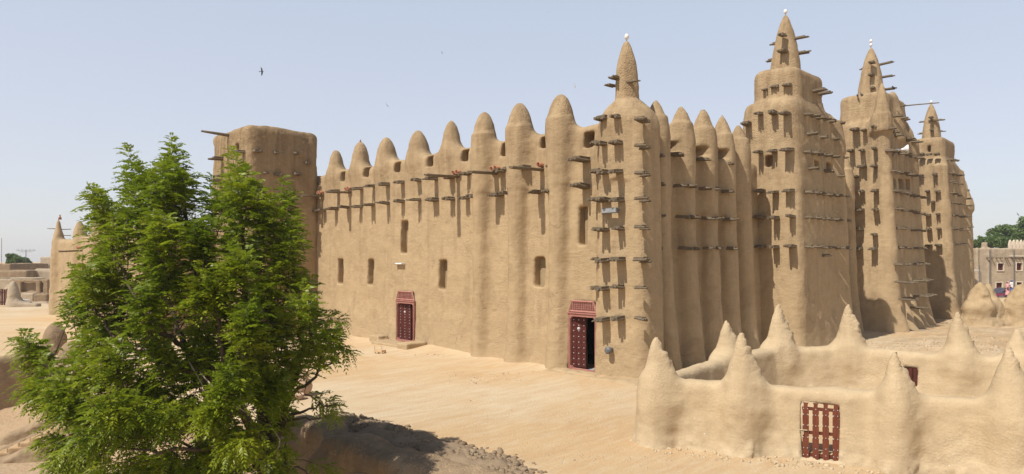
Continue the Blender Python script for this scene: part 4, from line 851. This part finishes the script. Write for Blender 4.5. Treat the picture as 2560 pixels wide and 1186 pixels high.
# ------------------------------------------------------------ pale town house, right edge
D = 84.; S_ = D/FPX; O = at(2441, HY, D)
H = empty('town_house', (O[0], O[1], 0), math.radians(-45), 'pale two storey mud town house with white framed windows and pointed merlons', 'house')
lx = lambda px: (px-2441)*S_; lz = lambda py: zat(py, D)
v = Vol((-.4, -.4, -.4), (14, 9.4, lz(618)+.6), .11); v.add(sbox((0, 0, -.3), (13.5, 9, lz(621)), .12), k=0)
for px in (2466,): v.add(bullet(lx(px), .35, lz(612), lz(598), .33, 2, .8, .38, lz(640)), k=.15)
for px in (2441, 2471): v.add(sbox((lx(px)-.05, -.16, -.3), (lx(px)+.28, .3, lz(620)), .1), k=.15)
W_ = [(2494, 2508, 659, 676), (2541, 2554, 658, 676), (2490, 2505, 707, 724), (2541, 2554, 706, 724), (2586, 2600, 658, 676)]
for a, b_, c, d in W_: v.cut(sbox((lx(a), -.4, lz(d)), (lx(b_), .22, lz(c)), .02), k=.03)
wl = v.obj('wall', M_TOWN, H, (.04, .025, .015), 161)
M_TRIM = plain('whitewash', (.66, .56, .44), (.56, .47, .36), 4)
for a, b_, c, d in W_:
    k = MB(); t_ = .12; x0, x1, z0, z1 = lx(a), lx(b_), lz(d), lz(c)
    k.box((x0-t_, -.07, z0-t_), (x1+t_, .02, z0)); k.box((x0-t_, -.07, z1), (x1+t_, .02, z1+t_)); k.box((x0-t_, -.069, z0), (x0, .02, z1)); k.box((x1, -.069, z0), (x1+t_, .02, z1))
    wf = k.build('window', M_TRIM, wl); s = MB(); s.box((x0, .12, z0), (x1, .16, z1)); s.build('shutter', M_MAROON, wf)
for i, px in enumerate((2466, 2478, 2490, 2500, 2512, 2517, 2528, 2538, 2546, 2556, 2568, 2580)): MB().tube([(lx(px), .2, lz(645)), (lx(px), -.45, lz(645))], .08, 6).build('wooden_beam', M_WOOD, H)
for px in (2471.5, 2532): MB().tube([(lx(px), -.22, lz(625)), (lx(px), -.22, .2)], .06, 6).build('drain_pipe', M_METAL, H)
for i in range(8):
    x = lx(2527)+i*.47; poly = [(-.19, 0), (-.2, .55), (-.13, .95), (0, 1.2), (.13, .95), (.2, .55), (.19, 0)]
    MB().prism([(x+a, lz(622)+b_-.05) for a, b_ in poly], Matrix.Translation((0, .12, 0)), .24).build('merlon', M_TRIM, H, bevel=.03)
MB().box((lx(2523), -.18, lz(642)), (lx(2620), .02, lz(639))).build('cornice', M_TRIM, H)
# lane house with a shaded stall opening
Oa = at(2420, HY, 80)
rbx('lane_house', 2405, 2446, 630, 90, 5, 'low mud house in the lane beside the mosque', 'house', seed=171, openings=((2424, 2445, 674, 704),))
aw = empty('market_stall', (*at(2424, HY, 82)[:2], 0), math.radians(-45), 'small market stall with a cloth awning and white goods in the lane', 'stall')
MB().add([(0, 0, 2.9), (1.5, 0, 3.1), (1.5, 1.6, 3.3), (0, 1.6, 3.1), (0, 0, 2.86), (1.5, 0, 3.06), (1.5, 1.6, 3.26), (0, 1.6, 3.06)], [(0, 1, 2, 3), (7, 6, 5, 4), (0, 4, 5, 1), (1, 5, 6, 2), (2, 6, 7, 3), (3, 7, 4, 0)]).build('awning', plain('awning_cloth', (.42, .36, .28), (.3, .26, .2), 3), aw)
for x in (0.05, 1.45): MB().tube([(x, .05, 0), (x, .05, 2.9)], .04, 6).build('post', M_WOOD, aw)
MB().box((.05, .1, 0), (1.4, 1.2, .9)).build('counter', M_WOOD, aw); MB().box((.1, .15, .9), (.7, .8, 1.5)).build('goods', M_WHITE, aw, bevel=.05); MB().box((.75, .2, .9), (1.3, .8, 1.25)).build('goods', plain('blue_bundle', (.2, .25, .5)), aw, bevel=.08)
k = MB(); b0 = at(2449, 704, 76); k.tube([(*b0[:2], 0), (*b0[:2], zat(664, 76))], .05, 6); tag(k.build('pole', M_METAL), 'thin pale pole standing in front of the lane house', 'pole')
# dark car behind the gap
CO = at(2485, HY, 76); car = empty('parked_car', (CO[0], CO[1], -.35), math.radians(-45), 'dark parked car with red flank seen through the gap in the perimeter wall', 'car')
prof = [(0, .35), (0, .75), (.25, .95), (.9, 1.02), (1.35, 1.45), (2.6, 1.5), (3.2, 1.05), (3.9, .95), (4.1, .7), (4.1, .35)]
MB().prism(prof, Matrix.Translation((0, .8, 0)), 1.6).build('body', plain('dark_car_paint', (.05, .05, .07), (.09, .08, .1), 2, .3, .5), car, bevel=.06)
MB().prism([(1.05, 1.04), (1.45, 1.40), (2.5, 1.44), (3.0, 1.06)], Matrix.Translation((0, .8, 0)), 1.63).build('window', M_DARK, car)
MB().box((.05, -.03, .5), (1.2, .0, .85)).build('side_panel', plain('magenta_panel', (.28, .04, .10)), car)
for x in (.85, 3.2):
    for y in (.05, 1.45): MB().lathe([(.33, -.1), (.34, 0), (.33, .1)], (x, y, .33), 14, M=Matrix.Rotation(math.pi/2, 4, 'X')).build('wheel', M_METAL, car)
def person(px, D, zg, yaw, top, low, label, arm=0., h=1.7):
    v = Vol((-.6, -.45, -.02), (.6, .45, 1.85), .03)
    for s in (-1, 1):
        v.add(capsule((s*.10, .0, .92), (s*.11, .03, .48), .095, .065), k=0.05); v.add(capsule((s*.11, .03, .48), (s*.11, -.01, .07), .065, .042), k=.04); v.add(capsule((s*.11, -.02, .05), (s*.12, -.17, .03), .045, .035), k=.03)
        e = (s*(.28+.08*arm), -.04, 1.12); v.add(capsule((s*.19, 0, 1.40), e, .055, .042), k=.06); hd = (s*.26, -.20*(1+arm), .95+.25*arm); v.add(capsule(e, hd, .04, .028), k=.03); v.add(capsule(hd, (hd[0], hd[1]-.07, hd[2]-.05), .036, .026), k=.02)
    v.add(capsule((0, 0, .95), (0, 0, 1.36), .15, .165), k=.08); v.add(capsule((0, 0, 1.40), (0, 0, 1.52), .06, .05), k=.05); v.add(capsule((0, -.01, 1.60), (0, -.015, 1.66), .095, .10), k=.03); v.add(capsule((0, -.10, 1.61), (0, -.115, 1.60), .02, .015), k=.02)
    c = at(px, HY, D); o = v.obj('person', plain('dark_skin', (.10, .055, .035), (.08, .045, .03)), None, None); o.location = (c[0], c[1], zg); o.rotation_euler = (0, 0, yaw); tag(o, label, 'person')
    v = Vol((-.5, -.4, .8), (.5, .4, 1.6), .035); v.add(capsule((0, 0, .95), (0, 0, 1.38), .18, .185), k=0)
    for s in (-1, 1): v.add(capsule((s*.18, 0, 1.41), (s*.27, -.03, 1.18), .075, .07), k=.05)
    v.obj('shirt', top, o, (.01, .01, .005)); v = Vol((-.5, -.4, .1), (.5, .4, 1.2), .035); v.add(lambda X, Y, Z: np.maximum(np.sqrt(X**2+Y**2)-.17-.10*np.clip(1-Z, 0, 1), np.maximum(Z-1.05, .25-Z)+0*X+0*Y), k=0); v.obj('wrap_skirt', low, o, (.02, .01, .01))
    v = Vol((-.2, -.2, 1.5), (.2, .2, 1.85), .025); v.add(capsule((0, .02, 1.66), (0, .03, 1.68), .115, .115), k=0); v.obj('headscarf', low, o, (.01, .005, .005)); return o
P1 = plain('yellow_cloth', (.62, .40, .04)); P2 = plain('blue_cloth_wrap', (.10, .16, .42)); P3 = plain('white_cloth', (.75, .73, .72)); P4 = plain('pink_print_cloth', (.55, .10, .16), (.75, .55, .5), 30)
person(2432, 70, -.1, math.radians(120), P1, P2, 'person in a yellow top and blue wrap walking beside the mosque'); person(2519, 74, .2, math.radians(200), P4, P4, 'person in a pink print dress beside the parked car')
person(2529, 74.5, .35, math.radians(160), P3, P2, 'person in white with a blue wrap by the town house', .6)
MB().box((-.3, -.3, 0), (.3, .3, .01)) if False else None

# ------------------------------------------------------------ birds
def bird_fly(px, py, D, span, yaw, bank, mat, label, fold=.25):
    o = empty('swallow', at(px, py, D), 0, label, 'bird', 'birds flying over the mosque'); o.rotation_euler = (bank, 0, yaw)
    s = span/2; MB().lathe([(.002, -.32*s), (.05*s, -.25*s), (.11*s, -.05*s), (.12*s, .15*s), (.08*s, .33*s), (.03*s, .42*s), (.002, .46*s)], (0, 0, 0), 10, M=Matrix.Rotation(math.pi/2, 4, 'Y')).build('body', mat, o, True)
    for sg in (-1, 1):
        P_ = [(.18*s, .05*s), (.25*s, .3*s), (.12*s, .62*s), (-.22*s, 1.0*s), (-.12*s, .6*s), (-.10*s, .3*s), (-.08*s, .05*s)]; V = [(x, sg*y, fold*y*.4+.006*s) for x, y in P_]+[(x, sg*y, fold*y*.4-.008*s) for x, y in P_]; n_ = len(P_)
        MB().add(V, [tuple(range(n_)), tuple(range(2*n_-1, n_-1, -1))]+[(i, i+n_, (i+1) % n_+n_, (i+1) % n_) for i in range(n_)]).build('wing', mat, o)
    V = [(-.28*s, .03*s, 0), (-.62*s, .16*s, 0), (-.5*s, 0, 0), (-.62*s, -.16*s, 0), (-.28*s, -.03*s, 0)]; V = V+[(a, b_, c-.012*s) for a, b_, c in V]
    MB().add(V, [(0, 1, 2, 3, 4), (9, 8, 7, 6, 5)]+[(i, i+5, (i+1) % 5+5, (i+1) % 5) for i in range(5)]).build('tail', mat, o); return o
bird_fly(654, 179, 26, .37, math.radians(-45), math.radians(-80), M_FEATHER, 'dark swift banking in the sky above the tree, the largest of the birds')
bird_fly(968, 264, 45, .42, math.radians(60), math.radians(50), M_FEATHER2, 'small pale swift above the left facade pinnacles')
bird_fly(1105, 132, 60, .38, math.radians(20), math.radians(75), M_FEATHER2, 'tiny swift high over the middle of the left facade')
bird_fly(1437, 215, 52, .40, math.radians(100), math.radians(55), M_EGG, 'tiny pale swift left of the corner pillar')
bird_fly(1372, 31, 80, .38, math.radians(-20), math.radians(40), M_FEATHER2, 'tiny swift near the top edge of the sky')
bird_fly(2545, 537, 48, .42, math.radians(-30), math.radians(60), M_FEATHER2, 'pale swift over the trees at the right edge')
def bird_sit(q, yaw, mat, label):
    v = Vol((-.2, -.1, -.06), (.22, .1, .25), .012)
    v.add(capsule((-.04, 0, .06), (.05, 0, .10), .05, .055), k=0); v.add(capsule((.07, 0, .14), (.09, 0, .18), .032, .034), k=.04); v.add(capsule((-.06, 0, .06), (-.17, 0, .02), .03, .012), k=.03); v.add(capsule((.11, 0, .185), (.14, 0, .18), .01, .004), k=.01)
    for s in (-1, 1): v.add(capsule((.0, s*.018, .04), (.0, s*.018, -.04), .008, .007), k=.01)
    o = v.obj('pigeon', mat, None, None); o.location = [float(c) for c in q]; o.rotation_euler = (0, 0, yaw); tag(o, label, 'bird', 'birds perched on the middle minaret'); return o
bird_sit(on_x(2144, 243, 25.4), .5, M_FEATHER, 'pigeon perched on the left rim of the middle minaret'); bird_sit(on_x(2155, 240, 25.6), 2.4, M_FEATHER2, 'pigeon perched by the foot of the middle spire')
bird_sit(on_y(2262, 268, -2.4)+np.array([0, 0, .04]), 1.0, M_FEATHER2, 'grey bird perched on the long pole'); bird_sit(on_y(2235, 223, -1.7), 2.0, M_FEATHER, 'dark bird perched on top of the second buttress cone')

# ------------------------------------------------------------ dusty air
hm = bpy.data.materials.new('dusty_air'); hm.use_nodes = True; ht = hm.node_tree; ht.nodes.clear(); ho = ht.nodes.new('ShaderNodeOutputMaterial'); hv = ht.nodes.new('ShaderNodeVolumePrincipled')
hv.inputs['Color'].default_value = (.93, .92, .90, 1); hv.inputs['Density'].default_value = .0006; hv.inputs['Anisotropy'].default_value = .3; ht.links.new(hv.outputs[0], ho.inputs['Volume'])
tag(MB().box((-120, -140, -4.6), (230, 230, 24)).build('haze', hm), kind='stuff')
# ------------------------------------------------------------ the large neem tree in the left foreground
TD = 13.2
poly = np.array([(425, 338), (462, 420), (520, 436), (553, 480), (568, 372), (600, 385), (640, 450), (690, 505), (712, 440), (755, 500), (745, 560), (780, 590), (768, 640), (742, 690), (785, 722), (835, 795), (880, 870), (872, 905), (815, 890), (775, 930), (800, 985), (858, 1000), (862, 1035), (800, 1052), (745, 1075), (740, 1120), (820, 1150), (835, 1190), (800, 1240), (160, 1240), (112, 1120), (95, 1040), (38, 985), (70, 925), (25, 850), (55, 830), (110, 862), (160, 900), (185, 850), (140, 755), (195, 735), (170, 690), (222, 655), (255, 590), (225, 560), (228, 475), (258, 470), (292, 505), (300, 440), (312, 368), (335, 362), (352, 420), (392, 430), (405, 350)], float)
def inside(px, py):
    x, y = poly[:, 0], poly[:, 1]; x2, y2_ = np.roll(x, -1), np.roll(y, -1); c = np.zeros(len(px), bool)
    for i in range(len(poly)):
        cond = ((y[i] > py) != (y2_[i] > py)) & (px < (x2[i]-x[i])*(py-y[i])/(y2_[i]-y[i]+1e-9)+x[i]); c ^= cond
    return c
def edist(px, py):
    d = np.full(len(px), 1e9)
    for i in range(len(poly)):
        a = poly[i]; b_ = poly[(i+1) % len(poly)]; ab = b_-a; t = np.clip(((px-a[0])*ab[0]+(py-a[1])*ab[1])/(ab@ab), 0, 1); d = np.minimum(d, np.hypot(px-a[0]-ab[0]*t, py-a[1]-ab[1]*t))
    return d
R_ = np.random.RandomState(77)
# clumps of foliage: centres spaced over the crown, nearer and farther boughs, with gaps between them
NS = 6000; qx = R_.uniform(20, 890, NS); qy = R_.uniform(335, 1240, NS); ok = inside(qx, qy); qx, qy = qx[ok], qy[ok]; ed = edist(qx, qy)
gap = np.zeros(len(qx))
for gxx, gyy, gr in ((505, 770, 50), (430, 820, 40), (560, 560, 26), (660, 560, 24), (610, 700, 34), (700, 720, 30), (785, 960, 36), (330, 720, 30), (430, 1130, 45), (750, 1130, 45), (580, 880, 32), (250, 1000, 30)): gap += np.exp(-((qx-gxx)**2+(qy-gyy)**2)/(gr*1.35)**2)
cen = []
for i in range(len(qx)):
    if ed[i] < 24 or R_.uniform() < gap[i]*.95: continue
    if (qx[i] > 690 and qy[i] > 925 or qx[i] > 640 and qy[i] > 1080) and R_.uniform() < .93: continue
    if abs(qx[i]-520) < 26 and qy[i] < 560: continue
    half = 2.4*math.sqrt(min(1., ed[i]/230)); dd = R_.uniform(-1, 1)*half
    if qx[i] > 700 and qy[i] > 900: dd = dd*.5-.3
    if qx[i] < 170: dd *= .5
    md = 44 if ed[i] < 60 else 82
    if all((qx[i]-c[0])**2+(qy[i]-c[1])**2+((dd-c[2])*46)**2 > md*md for c in cen): cen.append((qx[i], qy[i], dd, ed[i]))
P = []; sy = []; CD = []
for cxp, cyp, dd, e_ in cen:
    nsh = R_.randint(9, 15) if e_ > 60 else R_.randint(3, 6); rr = min(36, e_*.55); upx = R_.normal(0, .22)
    for _ in range(nsh):
        a = R_.normal(0, .55, 3); px_, py_ = cxp+a[0]*rr, cyp+a[1]*rr*.8; P.append(at(px_, py_, TD+dd+a[2]*.22)); sy.append(py_); CD.append(upx)
P = np.array(P); sy = np.array(sy); CD = np.array(CD)
# single leading shoots that make the spires of the outline
lead = [(427, 342, 445, 470, 0), (424, 400, 450, 520, .3), (318, 368, 352, 500, -.3), (330, 440, 365, 560, .1), (240, 470, 268, 590, 0), (256, 510, 290, 620, .3), (578, 372, 600, 500, -.4), (592, 400, 612, 540, .3), (712, 445, 690, 560, 0), (735, 480, 700, 600, .2), (365, 455, 395, 560, 0), (530, 440, 520, 560, .2),
        (25, 852, 120, 900, 0), (50, 880, 150, 915, .3), (45, 985, 130, 980, 0), (70, 1000, 160, 1000, .3), (200, 690, 270, 720, 0), (165, 760, 240, 790, .2), (885, 885, 800, 840, 0), (860, 800, 790, 790, .3), (850, 1008, 760, 985, -.2), (855, 1040, 790, 1000, 0), (640, 455, 620, 560, .3), (745, 540, 710, 640, -.3), (215, 575, 262, 650, .1), (840, 1180, 760, 1150, 0)]
C0 = at(560, 1130, TD+.3)
L_t = np.array([at(a[0], a[1], TD+a[4]) for a in lead]); L_b = np.array([at(a[2], a[3], TD+a[4]) for a in lead])
dirs = P-C0; dirs /= np.linalg.norm(dirs, axis=1)[:, None]; upv = np.array([0, 0, 1.])
low = np.clip((sy-900)/250, 0, 1)[:, None]; dirs = dirs*.75+upv*(.85-1.2*low)+np.outer(CD, RT)+R_.normal(0, .22, P.shape); dirs /= np.linalg.norm(dirs, axis=1)[:, None]
slen = R_.uniform(.55, .95, len(P)); tips = P+dirs*slen[:, None]*.35; bases = P-dirs*slen[:, None]*.65
tips = np.concatenate([tips, L_t]); bases = np.concatenate([bases, L_b]); nlead = len(lead)
# leaves: pinnate, set spirally round the outer part of each shoot
LV = []; 
def leaf_batch(o, d, nrm, L, tilt):
    """o, d, nrm: leaf origin, rachis direction, blade normal (n,3); returns leaflet quads"""
    n = len(o); side = np.cross(d, nrm); side /= np.linalg.norm(side, axis=1)[:, None]; out = []
    npair = 7
    for k in range(npair*2+1):
        t = (k//2+1)/(npair+.6); sg = 1 if k % 2 else -1; last = k == npair*2
        droop = -.50*t*t
        c = o+d*(L*t)[:, None]+nrm*(L*droop*0)[:, None]+upv*(L*droop)[:, None]
        if last: a = d+upv*-.5
        else: a = side*sg*.86+d*(.50+.15*t)+upv*(-.22)
        a = a/np.linalg.norm(a, axis=1)[:, None]+R_.normal(0, .10, a.shape); ll = L*(.34-.09*abs(t-.45)*2)*R_.uniform(.85, 1.15, n)
        w_ = np.cross(a, nrm+R_.normal(0, .25, nrm.shape)); w_ /= np.linalg.norm(w_, axis=1)[:, None]
        w_ = w_*(ll*.21)[:, None]; m_ = c+a*(ll*.42)[:, None]; tip = c+a*ll[:, None]+upv*(-ll*.12)[:, None]
        out.append(np.stack([c, m_-w_, tip, m_+w_], 1))
    return np.concatenate(out)
for i in range(len(tips)):
    ax = tips[i]-bases[i]; L0 = np.linalg.norm(ax); ax = ax/L0; is_l = i >= len(tips)-nlead
    n = int((30 if is_l else 16)*min(1.6, max(.7, L0))); s = np.linspace(.12, 1.0, n)**.9; o = bases[i]+ax*(s*L0)[:, None]+R_.normal(0, .012, (n, 3))
    e1 = np.cross(ax, upv+.01); e1 /= np.linalg.norm(e1); e2 = np.cross(ax, e1); ph = np.arange(n)*2.4+R_.uniform(0, 6.28)
    rad = e1*np.cos(ph)[:, None]+e2*np.sin(ph)[:, None]; elev = (.50+.75*s**3)[:, None]; d = rad+ax*elev+upv*.08; d /= np.linalg.norm(d, axis=1)[:, None]
    nr = upv*1.0-d*(d@upv)[:, None]+R_.normal(0, .22, d.shape); nr -= d*(nr*d).sum(1)[:, None]; nr /= np.linalg.norm(nr, axis=1)[:, None]
    LL = (.32-.14*s**4 if is_l else (.35-.12*s**4))*R_.uniform(.8, 1.15, n); LV.append(leaf_batch(o, d, nr, LL, 0))
LV = np.concatenate(LV); V = LV.reshape(-1, 3); Q = np.arange(len(V)).reshape(-1, 4)
TB = at(690, HY, TD); TB[2] = -3.0
TREE = empty('neem_tree', TB, 0, 'large bright green feathery leaved tree filling the left foreground', 'tree')
M_LEAF = leafmat('neem_leaves', (.10, .165, .010), (.34, .36, .02), .42)
crown = link('crown', np_mesh(V-TB, Q, False, 'crown'), M_LEAF, TREE)
# wood: trunk, limbs traced through the crown, then thin branches from every shoot to the nearest limb
def poly3(pts): return np.array([at(a, b_, TD+c) for a, b_, c in pts])
trunk = poly3([(690, 1600, 0), (684, 1400, 0), (672, 1250, 0), (668, 1130, 0), (700, 1050, .05)]); trunk[0] = TB-np.array([0, 0, .3])
limbs = [([(672, 1130, 0), (705, 1040, .1), (735, 950, .2), (760, 860, .3), (745, 740, .2), (725, 600, .1)], .13), ([(670, 1120, 0), (600, 1030, -.3), (520, 950, -.7), (470, 880, -.9), (430, 790, -.8), (370, 620, -.5)], .11), ([(665, 1100, 0), (640, 950, .4), (615, 800, .5), (612, 650, .3), (598, 500, .0)], .11), ([(640, 1000, .3), (560, 860, .7), (520, 700, .8), (470, 560, .4), (440, 450, .1)], .09),
         ([(600, 1030, -.3), (480, 1040, -.8), (340, 1030, -.9), (200, 980, -.5), (110, 910, -.1)], .07), ([(520, 950, -.7), (400, 900, -1.2), (300, 860, -1.0), (230, 760, -.4)], .06), ([(700, 1050, .1), (780, 1020, -.4), (840, 1010, -.4)], .035), ([(720, 1000, .1), (790, 940, -.1), (850, 880, 0)], .045), ([(680, 1060, 0), (740, 1050, -.6), (800, 1045, -.9)], .03),
         ([(668, 1150, 0), (560, 1120, -1.2), (430, 1130, -1.7), (300, 1120, -1.5)], .06), ([(470, 880, -.9), (400, 820, -1.4), (330, 740, -1.2), (270, 600, -.5)], .055), ([(680, 1120, 0), (620, 1180, 1.0), (450, 1100, 1.9), (300, 1000, 1.6)], .06), ([(740, 950, .2), (700, 840, 1.3), (690, 700, 1.2)], .05), ([(690, 1100, 0), (720, 1160, -.8), (780, 1190, -.9)], .04), ([(640, 950, .4), (560, 900, -1.3), (540, 760, -1.6), (500, 600, -1.0)], .06)]
k = MB(); k.tube([p_-TB for p_ in trunk], [.34, .27, .22, .20, .15], 12); k.build('trunk', M_BARK, TREE, True)
nodes = []; k = MB(); k2 = MB()
for pts, r0 in limbs:
    q = poly3(pts); fine = []
    for a, b_ in zip(q, q[1:]):
        for u in np.linspace(0, 1, 6)[:-1]: fine.append(a+(b_-a)*u)
    fine.append(q[-1]); fine = np.array(fine); fine[1:-1] += R_.normal(0, .025, fine[1:-1].shape); n = len(fine); rr = [max(.012, r0*(1-.8*i/n)) for i in range(n)]
    bm_ = MB(); bm_.tube([p_-TB for p_ in fine], rr, 7); bm_.build('branch', M_BARK, TREE, True); nodes += list(fine)
nodes = np.array(nodes); order = np.argsort([np.min(np.linalg.norm(nodes-b_, axis=1)) for b_ in bases]); extra = list(nodes)
for i in order:
    b_ = bases[i]; A = np.array(extra); c = A[(A[:, 2] < b_[2]+.35)] if (A[:, 2] < b_[2]+.35).any() else A; j = c[np.argmin(np.linalg.norm(c-b_, axis=1))]; d_ = np.linalg.norm(j-b_)
    mid = (j+b_)/2+np.array([0, 0, -.06*d_])+R_.normal(0, .03, 3); r0 = min(.028, .008+.012*d_); k2.tube([j-TB, mid-TB, b_-TB, tips[i]-TB], [r0, r0*.8, r0*.6, .003], 5); extra += [mid, b_]
k2.build('twigs', M_BARK, TREE, True)['kind'] = 'stuff'
# a few bare pale hanging twigs
M_TWIG = plain('pale_dry_twig', (.42, .34, .25), (.30, .23, .16), 9)
for q in ([(470, 900, -1.3), (505, 960, -1.4), (530, 1030, -1.4), (520, 1120, -1.3)], [(405, 1040, -1.2), (412, 1100, -1.3), (398, 1180, -1.2)], [(500, 930, -1.4), (560, 1000, -1.5), (640, 1045, -1.4)], [(672, 1060, -.8), (700, 1100, -1.0), (690, 1150, -1.)], [(160, 918, -.4), (230, 915, -.5), (290, 920, -.6)], [(135, 1190, -.3), (200, 1195, -.5), (260, 1160, -.5)]):
    p_ = poly3(q); MB().tube([a-TB for a in p_], [.014, .012, .01, .006][:len(p_)], 5).build('dry_twig', M_TWIG, TREE, True)
